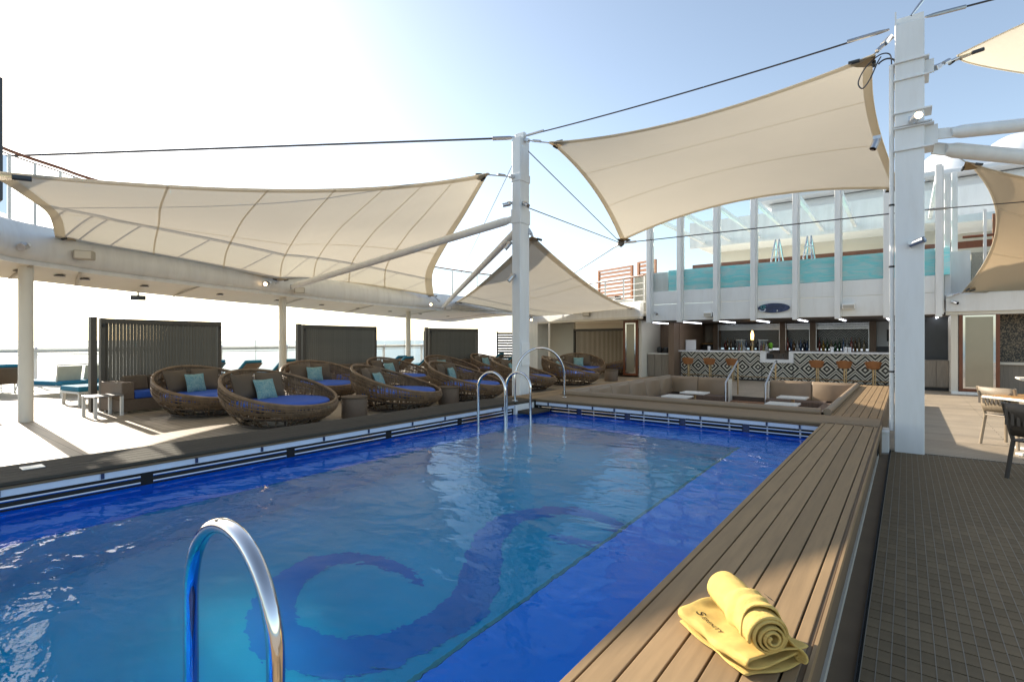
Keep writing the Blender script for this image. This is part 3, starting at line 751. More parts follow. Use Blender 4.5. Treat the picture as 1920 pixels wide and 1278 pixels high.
T, TL, L_, LM, M_, MR, R_, RT = (-6.47, 9.16, 3.81), (-11.92, 13.55, 3.4), (-17.37, 18.18, 3.39), (-16.98, 20.38, 3.2), (-16.06, 22.34, 2.8), (-12.48, 21.18, 2.81), (-8.89, 19.9, 2.87), (-7.59, 14.59, 2.99)
sail('smaller beige shade sail behind the pool corner mast reaching to the far roof corner', qb(T, TL, L_), qb(L_, LM, M_), qb(R_, MR, M_), qb(T, RT, R_), [0.35, 0.68], [0.35, 0.68], None,
     plates=[(T, (-6.55, 9.14, 3.95)), (L_, (-17.6, 18.3, 3.35)), (M_, (-16.3, 22.7, 2.75)), (R_, (-8.7, 20.0, 2.85))])
W, WT, T, TB, BT, BW = (0.57, 9.64, 5.58), (1.73, 10.66, 6.32), (3.75, 12.45, 7.51), (4.07, 14.46, 6.93), (5.61, 17.54, 6.41), (1.84, 12.25, 5.95)
W2 = (0.60, 9.70, 5.57)
sail('pale shade sail leaving the top right corner of the picture from the right mast', qb(W, WT, T), qb(T, TB, BT), qb(W2, BW, BT), qb(W, (0.585, 9.67, 5.575), W2), [0.5], [], None, plates=[(W, (0.30, 9.0, 5.22))])
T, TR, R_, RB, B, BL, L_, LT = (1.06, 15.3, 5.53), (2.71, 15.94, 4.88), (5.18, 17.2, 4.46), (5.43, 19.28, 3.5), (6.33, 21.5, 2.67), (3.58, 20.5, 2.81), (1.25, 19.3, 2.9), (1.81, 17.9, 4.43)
sail('cream shade sail painted in its shaded tone at the right edge behind the mast struts', qb(T, TR, R_), qb(R_, RB, B), qb(L_, BL, B), qb(T, LT, L_), [], [0.35, 0.7], None, plates=[(T, (0.75, 15.0, 5.75)), (L_, (0.95, 19.38, 2.8))], canvas='sail_cream_shaded')

# ---- cables
def cable(label, p0, p1, r=0.013, sag=0.0, ends=True):
    t = thing('steel_cable', label, 'cable')
    p0 = Vector(p0); p1 = Vector(p1)
    pts = [p0.lerp(p1, i / 16) - Vector((0, 0, sag * 4 * (i / 16) * (1 - i / 16))) for i in range(17)]
    MB().tube(pts, r, 6).build('wire', 'cable', t, smooth=True)
    if ends:
        d = (p1 - p0).normalized()
        for p, s in ((p0, 1), (p1, -1)): MB().tube([p, p + d * s * 0.12, p + d * s * 0.5], [r * 1.2, r * 2.1, r * 2.1], 8).build('end_fitting', 'steel', t, smooth=True)
NODE = (-7.2, 15.08, 4.62)
cable('dark cable between the tops of the two white masts', (-6.53, 8.95, 5.93), (-0.19, 8.95, 5.9), 0.013, 0.06)
cable('dark cable from the pool corner mast top to the left picture edge', (-6.74, 8.9, 5.93), (-15.2, 0.35, 4.86), 0.021, 0.0)
cable('dark cable from the right mast top to the right picture edge', (0.2, 8.9, 5.9), (6.5, 12.6, 7.4), 0.013)
cable('short cable rising from the cap of the right mast', (0.05, 8.9, 5.98), (0.9, 9.6, 7.4), 0.010)
cable('thin cable from the pool corner mast top down to the hanging cable node', (-6.53, 9.1, 5.65), NODE, 0.011, ends=False)
cable('thin cable from the middle of the pool corner mast to the hanging cable node', (-6.53, 9.1, 4.42), NODE, 0.011, ends=False)
cable('cable from the hanging node left towards the far roof corner', NODE, (-15.5, 22.6, 3.9), 0.014)
cable('long dark cable from the hanging node across the glass front to the right mast', NODE, (0.35, 15.6, 4.62), 0.016)
cable('cable crossing the upper pool glass to the right of the right mast', (0.35, 15.6, 4.62), (4.5, 18.3, 4.95), 0.013)
cable('thin cable from the pool corner mast top down to the far left roof', (-6.72, 9.1, 5.8), (-17.0, 17.5, 3.8), 0.009, ends=False)
nd = thing('cable_node', 'dark steel joint hanging where four cables meet at the sail corner', 'cable joint', NODE)
MB().lathe([(0.02, -0.12), (0.10, -0.05), (0.12, 0.02), (0.06, 0.10), (0.02, 0.12)], 10).build('joint_body', 'dark_steel', nd)

# ---- left overhang (roof edge, soffit, upper deck)
I_pts = [(-9.6, 0.5, 0), (-11.2, 0.95, 0), (-12.3, 1.5, 0), (-12.9, 1.95, 0), (-13.4, 2.75, 0), (-13.9, 3.6, 0), (-15.2, 6.9, 0), (-16.3, 10, 0), (-17.1, 13.1, 0), (-17.55, 16.5, 0), (-17.5, 20, 0), (-16.9, 23.0, 0)]
O_pts = [(-10.6, -1.4, 0), (-12.2, -0.9, 0), (-13.1, 0.2, 0), (-13.7, 1.6, 0), (-14.3, 2.75, 0), (-15.0, 3.8, 0), (-16.5, 6.6, 0), (-17.9, 10, 0), (-19.4, 13.4, 0), (-21.0, 17, 0), (-23.0, 21.5, 0), (-24.4, 25, 0)]
IC = catmull(I_pts, 6); OC = catmull(O_pts, 6)
roof = thing('roof_overhang', 'white curved roof overhang with rounded fascia above the left daybeds', 'overhang')
def normal_in(i):
    t = (IC[min(i + 1, len(IC) - 1)] - IC[max(i - 1, 0)]).normalized(); return Vector((t.y, -t.x, 0))
def zb(i): return 2.95 - 0.0 * i
prof = [(0.0, 2.955), (0.055, 2.95), (0.06, 3.02), (0.045, 3.026), (0.045, 3.036), (0.10, 3.06), (0.15, 3.16), (0.165, 3.32), (0.14, 3.50), (0.07, 3.66), (-0.03, 3.74), (-0.35, 3.78)]
rows = []
for i, p in enumerate(IC):
    n_ = normal_in(i)
    rows.append([p + n_ * a_ + Vector((0, 0, z_)) for a_, z_ in prof])
MB().grid(rows).build('fascia', 'white_paint', roof, smooth=True)
rows = [[IC[i] + Vector((0, 0, 2.956)), IC[i].lerp(OC[i], 0.5) + Vector((0, 0, 2.90)), OC[i] + Vector((0, 0, 2.75))] for i in range(len(IC))]
MB().grid(rows).build('soffit', 'cream_paint', roof, smooth=True)
rows = [[OC[i] + Vector((0, 0, 2.749)), OC[i] + Vector((0, 0, 3.0)), IC[i].lerp(OC[i], 0.3) + Vector((0, 0, 3.779))] for i in range(len(IC))]
MB().grid(rows).build('roof_top', 'white_paint', roof, smooth=True)
for i in range(16, len(IC) - 4, 4):
    p = IC[i].lerp(OC[i], 0.55) + Vector((0, 0, 2.86))
    MB().lathe([(0.09, 0), (0.10, 0.012), (0.07, 0.03)], 14, p).build('downlight', 'dark_steel', roof)
for i in range(20, len(IC) - 2, 7):
    MB().beam(IC[i] + Vector((0, 0, 2.948)), OC[i] + Vector((0, 0, 2.75)), 0.05, 0.02).build('soffit_joint', 'speaker_beige', roof)

# upper deck railing above the left overhang
ur = thing('deck_railing', 'glass upper deck railing with dark wooden handrail above the left roof edge', 'railing')
RC = [IC[i] - normal_in(i) * 0.12 for i in range(len(IC))]
MB().tube([p + Vector((0, 0, 5.0)) for p in RC[2:]], 0.032, 8).build('handrail', 'mahogany', ur, smooth=True)
MB().tube([p + Vector((0, 0, 4.93)) for p in RC[2:]], 0.014, 6).build('under_rail', 'dark_steel', ur, smooth=True)
for i in range(3, len(RC), 3):
    p = RC[i]
    MB().b(p.x - 0.022, p.x + 0.022, p.y - 0.022, p.y + 0.022, 3.76, 4.93).build('post', 'frame_white', ur)
    if i + 3 < len(RC):
        q_ = RC[i + 3]; d = (q_ - p).normalized()
        MB().beam(p + d * 0.06 + Vector((0, 0, 4.35)), q_ - d * 0.06 + Vector((0, 0, 4.35)), 0.012, 1.05).build('glass_pane', 'glass', ur)

# columns under the overhang
def column(label, x, y, h, r):
    t = thing('deck_column', label, 'column', (x, y, 0), 0, 'round columns under the roof overhang')
    MB().lathe([(r * 1.0, 0), (r, 0.02), (r, h - 0.03), (r * 1.25, h - 0.02), (r * 1.25, h)], 24).build('column_shaft', 'cream_paint', t, smooth=True)
column('nearest cream round column casting a long shadow on the sunlit deck', -13.28, 2.14, 2.97, 0.112)
column('cream round column standing between the first and second grey screens', -16.3, 8.85, 2.96, 0.112)
column('cream round column standing between the second and third grey screens', -18.9, 16.5, 2.96, 0.115)

# far roof edge and corner pillar
fr_ = thing('far_overhang', 'white fascia of the far roof between the corner pillar and the bar', 'overhang')
P0, P1 = Vector((-17.2, 23.4, 0)), Vector((-8.4, 19.65, 0)); dv = (P1 - P0).normalized(); nv = Vector((dv.y, -dv.x, 0))
for (i0, i1, z0, z1, m, nm) in ((0.0, 0.18, 2.50, 3.05, 'white_paint', 'fascia'), (0.02, 0.22, 2.40, 2.497, 'cream_paint', 'lower_lip'), (-0.1, 0.10, 3.052, 3.12, 'white_panel', 'kerb')):
    a0, a1 = P0 + nv * i0, P1 + nv * i0; b0, b1 = P0 + nv * i1, P1 + nv * i1
    MB().prism([(a0.x, a0.y), (a1.x, a1.y), (b1.x, b1.y), (b0.x, b0.y)], z0, z1).build(nm, m, fr_)
a0, a1 = P0, P1
MB().prism([(P0.x, P0.y), (P1.x, P1.y), (P1.x + 0.5, P1.y + 9), (P0.x, P0.y + 9)], 2.52, 2.7).build('roof_slab', 'cream_paint', fr_)
pil = thing('corner_pillar', 'broad sunlit white pillar under the far roof corner', 'pillar', (-15.75, 22.9, 0), R(-22))
MB().b(-0.42, 0.42, -0.35, 0.35, 0, 2.52).build('pillar_shaft', 'white_paint', pil, bevel=0.01)
wl_ = thing('alcove_wall', 'beige wall of the shaded alcove behind the far daybeds', 'wall')
MB().b(-19, -8.2, 26.2, 26.4, 0, 2.52).build('back_wall', 'cream_paint', wl_)
MB().b(-15.4, -13.9, 23.5, 23.65, 0, 2.52).build('side_wall', 'cream_paint', wl_)
MB().b(-9.0, -8.85, 20.6, 26.2, 0, 2.52).build('side_wall', 'cream_paint', wl_)

# upper deck furniture left of the bar: rail, slatted screens, planter, sunbeds
ul = thing('deck_railing', 'white posted upper deck railing with brown handrail left of the glass front', 'railing')
Q0, Q1 = P0 - nv * 0.02, P1 - nv * 0.02
MB().tube([Q0 + Vector((0, 0, 4.15)), Q1 + Vector((0, 0, 4.15))], 0.035, 8).build('handrail', 'mahogany', ul)
for k in range(9):
    p = Q0.lerp(Q1, k / 8)
    MB().b(p.x - .025, p.x + .025, p.y - .025, p.y + .025, 3.13, 4.12).build('post', 'frame_white', ul)
for z in (3.35, 3.6, 3.85): MB().tube([Q0 + Vector((0, 0, z)), Q1 + Vector((0, 0, z))], 0.012, 6).build('wire', 'frame_white', ul)
def slat_screen(label, x0, x1, y, z0, z1, n, m='slat_wood', rz=0):
    t = thing('slatted_screen', label, 'screen', ((x0 + x1) / 2, y, 0), rz)
    w = x1 - x0; h = z1 - z0
    for s in (-1, 1): MB().b(s * w / 2 - 0.06, s * w / 2 + 0.06, -0.05, 0.05, z0, z1).build('post', m, t)
    MB().b(-w / 2 + .062, w / 2 - .062, -0.045, 0.045, z1 - 0.09, z1).build('top_rail', m, t)
    p = (h - 0.1) / n
    for k in range(n): MB().b(-w / 2 + .062, w / 2 - .062, -0.03, 0.03, z0 + p * k + 0.02, z0 + p * (k + .6) + 0.02).build('slat', m, t)
slat_screen('orange wood slatted screen on the upper deck left of the glass front', -12.6, -10.3, 23.3, 3.5, 5.1, 8, rz=R(-20))
slat_screen('narrow orange wood slatted screen next to the mosaic pillar on the upper deck', -10.0, -9.0, 22.6, 3.3, 5.2, 9, rz=R(-20))
pl = thing('mosaic_pillar', 'pale mosaic clad pillar on the upper deck beside the wooden screen', 'pillar', (-9.6, 22.3, 0))
MB().b(-0.3, 0.3, -0.2, 0.2, 2.72, 4.5).build('pillar_block', 'stone_mosaic', pl, bevel=0.01)
for k, x in enumerate((-11.6, -10.6)):
    t = thing('upper_sunbed', ('left' if k == 0 else 'right') + ' of two white sunbeds with dark pillows behind the upper railing', 'sunbed', (x, 22.3 - 0.35 * k, 3.1), R(-20))
    MB().b(-0.4, 0.4, -0.6, 0.6, 0.0, 0.3).build('mattress', 'table_white', t, bevel=0.06)
    MB().b(-0.32, 0.32, -0.5, -0.1, 0.31, 0.45).build('pillow', 'charcoal', t, bevel=0.05)

# ---- bar pavilion
FY = 19.5
bar = thing('bar_pavilion', 'white bar building with vertical ribs and a glass fronted pool above', 'building')
ribs = [-8.06, -6.85, -5.51, -4.25, -2.95, -1.75, -0.49, 0.74]
for x in ribs:
    rb_ = MB().b(x - 0.075, x + 0.075, FY - 0.22, FY + 0.12, 2.22, 6.62).build('rib', 'white_paint', bar, bevel=0.01)
    MB().b(x + 0.076, x + 0.115, FY - 0.05, FY + 0.12, 2.30, 6.6).build('rib_flange', 'white_panel', rb_)
for i in range(len(ribs) - 1):
    x0, x1 = ribs[i] + 0.118, ribs[i + 1] - 0.078
    MB().b(x0, x1, FY, FY + 0.10, 2.30, 2.93).build('wall_panel', 'white_panel', bar, bevel=0.006)
    MB().b(x0, x1, FY, FY + 0.10, 2.945, 3.44).build('wall_panel', 'white_panel', bar, bevel=0.006)
    MB().b(x0, x1, FY + 0.04, FY + 0.07, 3.442, 6.5).build('glass_pane', 'glass', bar)
for x in ribs: MB().b(x - 0.06, x + 0.06, FY + 0.125, 26.5, 6.36, 6.52).build('roof_beam', 'white_paint', bar)
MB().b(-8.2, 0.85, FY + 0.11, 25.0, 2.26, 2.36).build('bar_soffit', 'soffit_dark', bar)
for x in ribs:
    MB().b(x - 0.02, x + 0.02, FY + 0.2, 22.0, 2.228, 2.257).build('light_bar', 'lamp_strip', bar)
MB().b(-8.2, 4.0, FY + 0.11, 32, 2.7, 2.9).build('upper_floor', 'white_panel', bar)
MB().b(-8.2, 6.0, 29.0, 29.2, 2.9, 6.4).build('upper_back_wall', 'cream_paint', bar)
MB().b(-8.6, 6.0, 26.6, 31, 6.3, 6.5).build('upper_roof', 'white_panel', bar)
MB().b(-8.8, 6.0, 26.4, 26.6, 6.2, 7.5).build('upper_fascia', 'white_paint', bar)
MB().b(-8.2, 3.0, 25.0, 25.1, 4.9, 5.15).build('upper_pool_rim', 'mahogany', bar)
tk = thing('upper_pool', 'bright turquoise water behind the glass front above the bar', 'pool')
MB().b(-7.35, 1.0, FY + 0.09, 22.4, 3.46, 4.24).build('tank_water', 'tank_water', tk)
MB().b(-8.0, -7.37, FY + 0.12, 22.4, 3.44, 4.20).build('tank_end', 'white_paint', tk)
for nm, x in (('left', -4.05), ('right', -2.95)):
    t = thing('pool_ladder', nm + ' of two chrome ladder frames standing above the upper pool water', 'ladder', (x, 22.5, 4.45))
    for s in (-0.16, 0.16):
        MB().tube([(s, -0.5, 0), (s * 0.5, -0.2, 0.75), (s * 0.4, 0, 1.05), (s * 0.5, 0.25, 0.8), (s, 0.5, 0)], 0.03, 8).build('ladder_rail', 'chrome', t, smooth=True)
    for z in (0.3, 0.6): MB().b(-0.15, 0.15, -0.35, -0.25, z, z + 0.04).build('rung', 'steel', t)
ov = thing('oval_sign', 'dark blue oval sign with teal swirl on the white panels above the bar', 'sign', (-3.62, FY - 0.02, 2.645))
def ell(a, b, n=40): return [(a * math.cos(2 * math.pi * k / n), b * math.sin(2 * math.pi * k / n)) for k in range(n)]
MB().prism(ell(0.50, 0.165), 0, 0.03).build('sign_board', 'oval_navy', ov, rot=(R(90), 0, 0))
MB().tube([Vector((-0.33 + 0.085 * math.cos(a) * (1 - a / 11), -0.035, 0.03 + 0.08 * math.sin(a) * (1 - a / 11))) for a in [0.3 * i for i in range(26)]], 0.016, 6).build('sign_swirl', 'oval_teal', ov)
MB().tube([(-0.45, -0.035, -0.05), (-0.38, -0.035, -0.11), (-0.28, -0.035, -0.10), (-0.25, -0.035, -0.02)], 0.022, 6).build('sign_swirl', 'strip_white', ov)
MB().b(0.0, 0.30, -0.037, -0.031, -0.015, 0.005).build('sign_line', 'navy', ov)
MB().b(0.10, 0.13, -0.037, -0.031, -0.13, -0.07).build('sign_mark', 'steel', ov)
for nm, x, z, w in (('left', -5.78, 2.50, 0.30), ('right', -1.45, 2.62, 0.34)):
    t = thing('wall_speaker', nm + ' small box unit mounted on the white panels above the bar', 'speaker', (x, FY - 0.12, z))
    MB().b(-w / 2, w / 2, -0.1, 0.11, -0.1, 0.08).build('speaker_box', 'white_panel', t, bevel=0.02)
    MB().b(-w / 2 + .02, w / 2 - .02, -0.106, -0.1005, -0.08, 0.03).build('speaker_grille', 'speaker_beige', t)

# counter
BY = 21.2
cn = thing('bar_counter', 'long bar counter with white top and black and white diamond mosaic front', 'bar counter')
NX0, NX1 = -4.35, -3.30
MB().b(-7.42, NX0 - 0.002, BY, BY + 0.08, 0.02, 1.06).build('mosaic_front', 'mosaic_front', cn)
MB().b(NX1 + 0.002, 0.4, BY, BY + 0.08, 0.02, 1.06).build('mosaic_front', 'mosaic_front', cn)
MB().b(NX0, NX1, BY + 0.02, BY + 0.08, 0.02, 0.70).build('mosaic_front', 'mosaic_front', cn)
for x in (NX0, NX1): MB().b(x - 0.012, x + 0.012, BY - 0.004, BY + 0.019, 0.02, 0.68).build('joint_strip', 'black_plastic', cn)
MB().b(-7.5, NX0 + 0.15, BY - 0.10, BY + 0.62, 1.062, 1.13).build('counter_top', 'bar_top', cn, bevel=0.008)
MB().b(NX1 - 0.12, 0.5, BY - 0.10, BY + 0.62, 1.062, 1.13).build('counter_top', 'bar_top', cn, bevel=0.008)
MB().b(NX0 - 0.04, NX0 + 0.152, BY - 0.104, BY + 0.6, 0.70, 1.061).build('drop_side', 'bar_top', cn, bevel=0.006)
MB().b(NX1 - 0.122, NX1 + 0.03, BY - 0.104, BY + 0.6, 0.70, 1.061).build('drop_side', 'bar_top', cn, bevel=0.006)
MB().b(NX0 + 0.154, NX1 - 0.124, BY - 0.10, BY + 0.6, 0.70, 0.83).build('drop_shelf', 'bar_top', cn, bevel=0.006)
MB().b(-7.4, 0.4, BY + 0.082, BY + 0.15, 0.02, 1.06).build('counter_back', 'soffit_dark', cn)
MB().tube([(-7.3, BY - 0.18, 0.16), (0.3, BY - 0.18, 0.16)], 0.02, 8).build('foot_rail', 'brass', cn, smooth=True)
MB().b(-7.5, 0.6, BY - 0.02, BY + 0.01, 0.0, 0.05).build('plinth', 'black_plastic', cn)

# back bar
bb = thing('back_bar', 'back bar with brown pillars, roller shutters and mosaic wall behind the counter', 'bar wall')
for x in (-6.84, -4.12, -3.02, -1.03, -0.1): MB().b(x - 0.11, x + 0.11, 24.0, 24.5, 0, 2.257).build('pillar', 'bar_wood', bb)
for x0, x1 in ((-6.73, -4.23), (-4.01, -3.13), (-2.91, -1.14)):
    MB().b(x0, x1, 24.46, 24.56, 1.2, 2.256).build('mosaic_wall', 'mosaic_back', bb)
    for k in range(3): MB().b(x0 + 0.02, x1 - 0.02, 24.10, 24.16, 1.98 + 0.09 * k, 2.05 + 0.09 * k).build('shutter_slat', 'steel', bb)
    MB().b(x0, x1, 23.9, 24.45, 1.0, 1.12).build('shelf', 'soffit_dark', bb)
    MB().b(x0, x0 + 0.02, 23.98, 24.02, 1.12, 2.25).build('shutter_guide', 'steel', bb)
    MB().b(x1 - 0.02, x1, 23.98, 24.02, 1.12, 2.25).build('shutter_guide', 'steel', bb)
MB().b(-0.92, 0.3, 24.3, 24.4, 0, 2.25).build('service_door', 'hull_white', bb)
MB().b(-0.6, -0.3, 24.25, 24.29, 1.5, 1.95).build('door_window', 'charcoal', bb)
MB().b(-0.9, 0.0, 24.0, 24.24, 0.9, 1.3).build('dark_appliance', 'charcoal', bb)
MB().b(-7.6, -7.48, BY, 24.5, 0, 2.257).build('side_wall', 'bar_wood', bb)
MB().b(-7.5, -6.95, 24.4, 24.5, 0, 2.257).build('end_wall', 'bar_wood', bb)
MB().b(-7.35, -6.96, 24.2, 24.39, 1.45, 2.2).build('wall_cabinet', 'grey_wood', bb, bevel=0.01)
MB().b(-7.45, -6.96, 24.0, 24.39, 1.36, 1.40).build('wood_shelf', 'table_wood', bb)
MB().b(-7.45, -6.96, 23.8, 24.39, 0.0, 1.05).build('back_counter', 'hull_white', bb)
till = tag(MB().box((-7.2, 21.75, 1.34), (0.42, 0.08, 0.42)).build('white_screen', 'bar_top', bevel=0.01), 'white square back of a till screen at the left end of the counter', 'screen')
cm = thing('coffee_machine', 'black machine under the wooden shelf at the left of the back bar', 'coffee machine', (-7.15, 24.0, 1.05))
MB().prism([(-0.25, 0), (0.22, 0), (0.22, 0.3), (-0.12, 0.3)], 0, 0.3).build('machine_body', 'black_plastic', cm, rot=(R(90), 0, 0), bevel=0.01)
MB().b(-0.25, 0.22, -0.42, -0.302, 0.0, 0.04).build('drip_tray', 'steel', cm)
# bottles
def bottle_mesh(k):
    h = [0.30, 0.33, 0.27, 0.36][k % 4]; r = [0.04, 0.036, 0.048, 0.038][k % 4]
    return MB().lathe([(r * 0.9, 0), (r, 0.01), (r, h * 0.55), (r * 0.85, h * 0.63), (r * 0.36, h * 0.75), (r * 0.33, h * 0.94), (r * 0.42, h * 0.95), (r * 0.42, h)], 10)
rb = random.Random(5)
spots = [(-6.5 + 0.15 * k, 'left') for k in range(13)] + [(-3.95 + 0.115 * k, 'middle') for k in range(7)] + [(-2.8 + 0.135 * k, 'right') for k in range(12)]
bcol = ['brown', 'dark green', 'straw coloured', 'black', 'red', 'amber', 'clear', 'blue']
for k, (x, bay) in enumerate(spots):
    c = rb.randrange(8); kk = rb.randrange(4)
    o = bottle_mesh(kk).build('bottle', 'bottle_%d' % c, smooth=True, loc=(x + rb.uniform(-.02, .02), 24.1 + rb.uniform(-.08, .2), 1.121))
    o.scale = (1.25, 1.25, 1.45)
    tag(o, '%s bottle standing in the %s bay of the back bar' % (bcol[c], bay), 'bottle', 'bottles on the back bar')
for k, (x, nm) in enumerate(((-6.42, 'left of the beer taps'), (-2.12, 'before the right bottles'), (-1.72, 'near its right end'), (-1.60, 'at its right end'))):
    tag(MB().lathe([(0.05, 0), (0.06, 0.16), (0.05, 0.165)], 12).build('cup_stack', 'bar_top', smooth=True, loc=(x, 21.62, 1.131)), 'white stack of cups on the bar counter ' + nm, 'cups')
tap = thing('beer_tap', 'glowing amber beer tap tower on the bar counter', 'beer tap', (-4.75, 21.5, 1.131))
MB().lathe([(0.05, 0), (0.05, 0.03), (0.03, 0.05), (0.03, 0.22), (0.05, 0.24), (0.055, 0.4), (0.06, 0.42)], 14).build('tap_tower', 'brass', tap, smooth=True)
MB().lathe([(0.05, 0.425), (0.062, 0.62), (0.04, 0.72), (0.02, 0.78)], 14).build('tap_glow', 'lamp_amber', tap, smooth=True)
MB().b(-0.01, 0.01, -0.12, -0.05, 0.18, 0.34).build('tap_handle', 'black_plastic', tap)
for nm, x in (('left', -5.15), ('right', -4.35)):
    t = thing('bottle_display', nm + ' of two glass display cubes beside the beer tap', 'display', (x, 21.55, 1.131))
    MB().b(-0.16, 0.16, -0.12, 0.12, 0.0, 0.40).build('display_case', 'clear_glass', t)
    MB().b(-0.17, 0.17, -0.13, 0.13, 0.401, 0.42).build('display_lid', 'steel', t)
    for i in range(3): bottle_mesh(i).build('display_bottle', 'bottle_%d' % (i + 4), t, smooth=True, loc=(-0.09 + 0.09 * i, 0, 0.005))
for k in range(7):
    tag(MB().lathe([(0.03, 0), (0.04, 0.17), (0.034, 0.165), (0.026, 0.01)], 10).build('drinking_glass', 'clear_glass', smooth=True, loc=(-3.95 + 0.08 * k, 21.3 + 0.05 * (k % 2), 0.831)), 'clear drinking glass on the lowered shelf of the counter', 'glass', 'glasses on the lowered shelf')
tag(MB().b(-4.18, -3.98, 21.25, 21.6, 0.831, 1.02).build('black_crate', 'black_plastic', bevel=0.01), 'black crate on the lowered shelf of the counter', 'crate')
lm = thing('lime_jar', 'clear jar of green limes on the counter right of the beer taps', 'jar', (-4.12, 21.6, 1.131))
MB().lathe([(0.06, 0), (0.07, 0.16), (0.066, 0.16)], 12).build('jar_glass', 'clear_glass', lm)
MB().lathe([(0.03, 0.06), (0.06, 0.12), (0.08, 0.24), (0.05, 0.32)], 8).build('limes', 'lime', lm)

# stools
def stool(label, x):
    t = thing('bar_stool', label, 'bar stool', (x, 20.62, 0), 0, 'tan bar stools')
    MB().lathe([(0.16, 0), (0.16, 0.012), (0.03, 0.03)], 20).build('base', 'brass', t, smooth=True)
    MB().tube([(0, 0, 0.03), (0, 0, 0.60)], 0.032, 12).build('pedestal', 'brass', t, smooth=True)
    MB().tube([(0.06, 0, 0.03), (0.06, 0, 0.60)], 0.016, 8).build('gas_lift', 'brass', t, smooth=True)
    MB().lathe([(0.08, 0.58), (0.15, 0.60), (0.19, 0.66), (0.20, 0.70), (0.17, 0.72)], 20).build('seat', 'leather_tan', t, smooth=True)
    rows = []
    for i in range(19):
        a_ = R(180 + 10) + R(160) * i / 18
        h = 0.86 - 0.05 * abs(i / 9 - 1)
        rows.append([(0.20 * math.cos(a_) * s, 0.20 * math.sin(a_) * s, z) for s, z in ((0.86, 0.60), (1.0, 0.68), (1.18, 0.78), (1.26, h), (1.20, h + .01), (1.05, 0.75), (0.9, 0.69))])
    MB().grid(rows).build('backrest', 'leather_tan', t, smooth=True)
names = ['leftmost tan bar stool at the left end of the counter', 'second tan bar stool from the left at the counter', 'tan bar stool partly behind the left step handrail',
         'tan bar stool just right of the white drop in the counter', 'middle tan bar stool of the right three', 'rightmost tan bar stool nearest the white pipe']
for x, nm in zip((-6.93, -6.10, -5.26, -2.48, -1.67, -0.87), names): stool(nm, x)

# kiosk left of the bar and panels
ks = thing('kiosk', 'small shaded service kiosk with wooden cabinet left of the bar', 'kiosk')
MB().b(-8.84, -8.72, 20.2, 22.4, 0, 2.38).build('side_wall', 'cream_paint', ks)
MB().b(-8.7, -7.75, 22.2, 22.35, 0, 2.38).build('back_wall', 'bar_wood', ks)
for k in range(3): MB().b(-8.68 + 0.31 * k, -8.385 + 0.31 * k, 20.75, 20.8, 0.05, 0.95).build('cabinet_door', 'grey_wood', ks, bevel=0.005)
MB().b(-8.7, -7.75, 20.81, 21.4, 0.02, 0.95).build('cabinet', 'grey_wood', ks)
MB().b(-8.71, -7.74, 20.72, 21.42, 0.955, 1.0).build('worktop', 'table_white', ks)
for x, s in ((-8.3, 0.12), (-8.02, 0.15)): MB().lathe([(s * .8, 0), (s, 0.1), (s * .9, 0.22), (s * .4, 0.26)], 12, (x, 21.1, 1.0)).build('urn', 'black_plastic', ks, smooth=True)
MB().b(-7.735, -7.5, 20.6, 21.19, 0, 2.25).build('brown_pillar', 'bar_wood', ks)
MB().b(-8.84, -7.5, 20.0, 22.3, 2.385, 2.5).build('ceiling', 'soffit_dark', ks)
def framed_door(label, x0, x1, y, z0, z1, t=0.09):
    d = thing('framed_panel', label, 'door panel', ((x0 + x1) / 2, y, 0), 0, 'mahogany framed panels')
    w = (x1 - x0) / 2
    for s in (-1, 1): MB().b(min(s * w, s * (w - t)), max(s * w, s * (w - t)), -0.05, 0.05, z0, z1).build('frame_stile', 'mahogany', d, bevel=0.006)
    for z in (z0, z1 - t): MB().b(-w + t + .001, w - t - .001, -0.05, 0.05, z, z + t).build('frame_rail', 'mahogany', d, bevel=0.006)
    pn = MB().b(-w + t + .001, w - t - .001, -0.02, 0.0, z0 + t, z1 - t).build('panel', 'door_panel', d)
    ew = 0.05
    for s in (-1, 1):
        xx = s * (w - t - ew / 2 - .002); MB().b(xx - ew / 2, xx + ew / 2, -0.035, -0.021, z0 + t + .002, z1 - t - .002).build('mirror_strip', 'chrome', pn)
    for z in (z0 + t + .002, z1 - t - ew - .002): MB().b(-w + t + ew + .005, w - t - ew - .005, -0.035, -0.021, z, z + ew).build('mirror_strip', 'chrome', pn)
framed_door('narrow mahogany framed panel between the far daybeds and the kiosk', -9.50, -8.86, 20.15, 0.06, 2.36)
framed_door('mahogany framed panel with glinting mirror edge right of the right mast', 1.19, 2.05, 19.55, 0.08, 2.34, 0.085)
# right-hand block
rbk = thing('right_wing', 'white topped right wing with dark alcove and grey wooden cabinets', 'building')
MB().b(0.9, 8.0, FY - 0.08, FY + 0.3, 2.36, 2.86).build('fascia', 'white_paint', rbk, bevel=0.01)
MB().b(0.9, 8.0, FY - 0.02, FY + 0.3, 2.27, 2.357).build('lower_lip', 'cream_paint', rbk)
MB().b(1.02, 1.17, FY + 0.02, 20.9, 0, 2.36).build('alcove_side', 'cream_paint', rbk)
MB().b(0.30, 1.02, 20.9, 21.0, 0, 2.36).build('alcove_back', 'charcoal', rbk)
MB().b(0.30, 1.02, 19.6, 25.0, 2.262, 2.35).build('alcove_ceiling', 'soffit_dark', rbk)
for k in range(2): MB().b(0.42 + 0.30 * k, 0.71 + 0.30 * k, 20.3, 20.34, 0.12, 0.92).build('cabinet_door', 'grey_wood', rbk, bevel=0.005)
MB().b(0.40, 1.01, 20.35, 20.89, 0.1, 0.93).build('cabinet', 'grey_wood', rbk)
MB().b(0.40, 1.01, 20.4, 20.89, 0.0, 0.098).build('plinth', 'black_plastic', rbk)
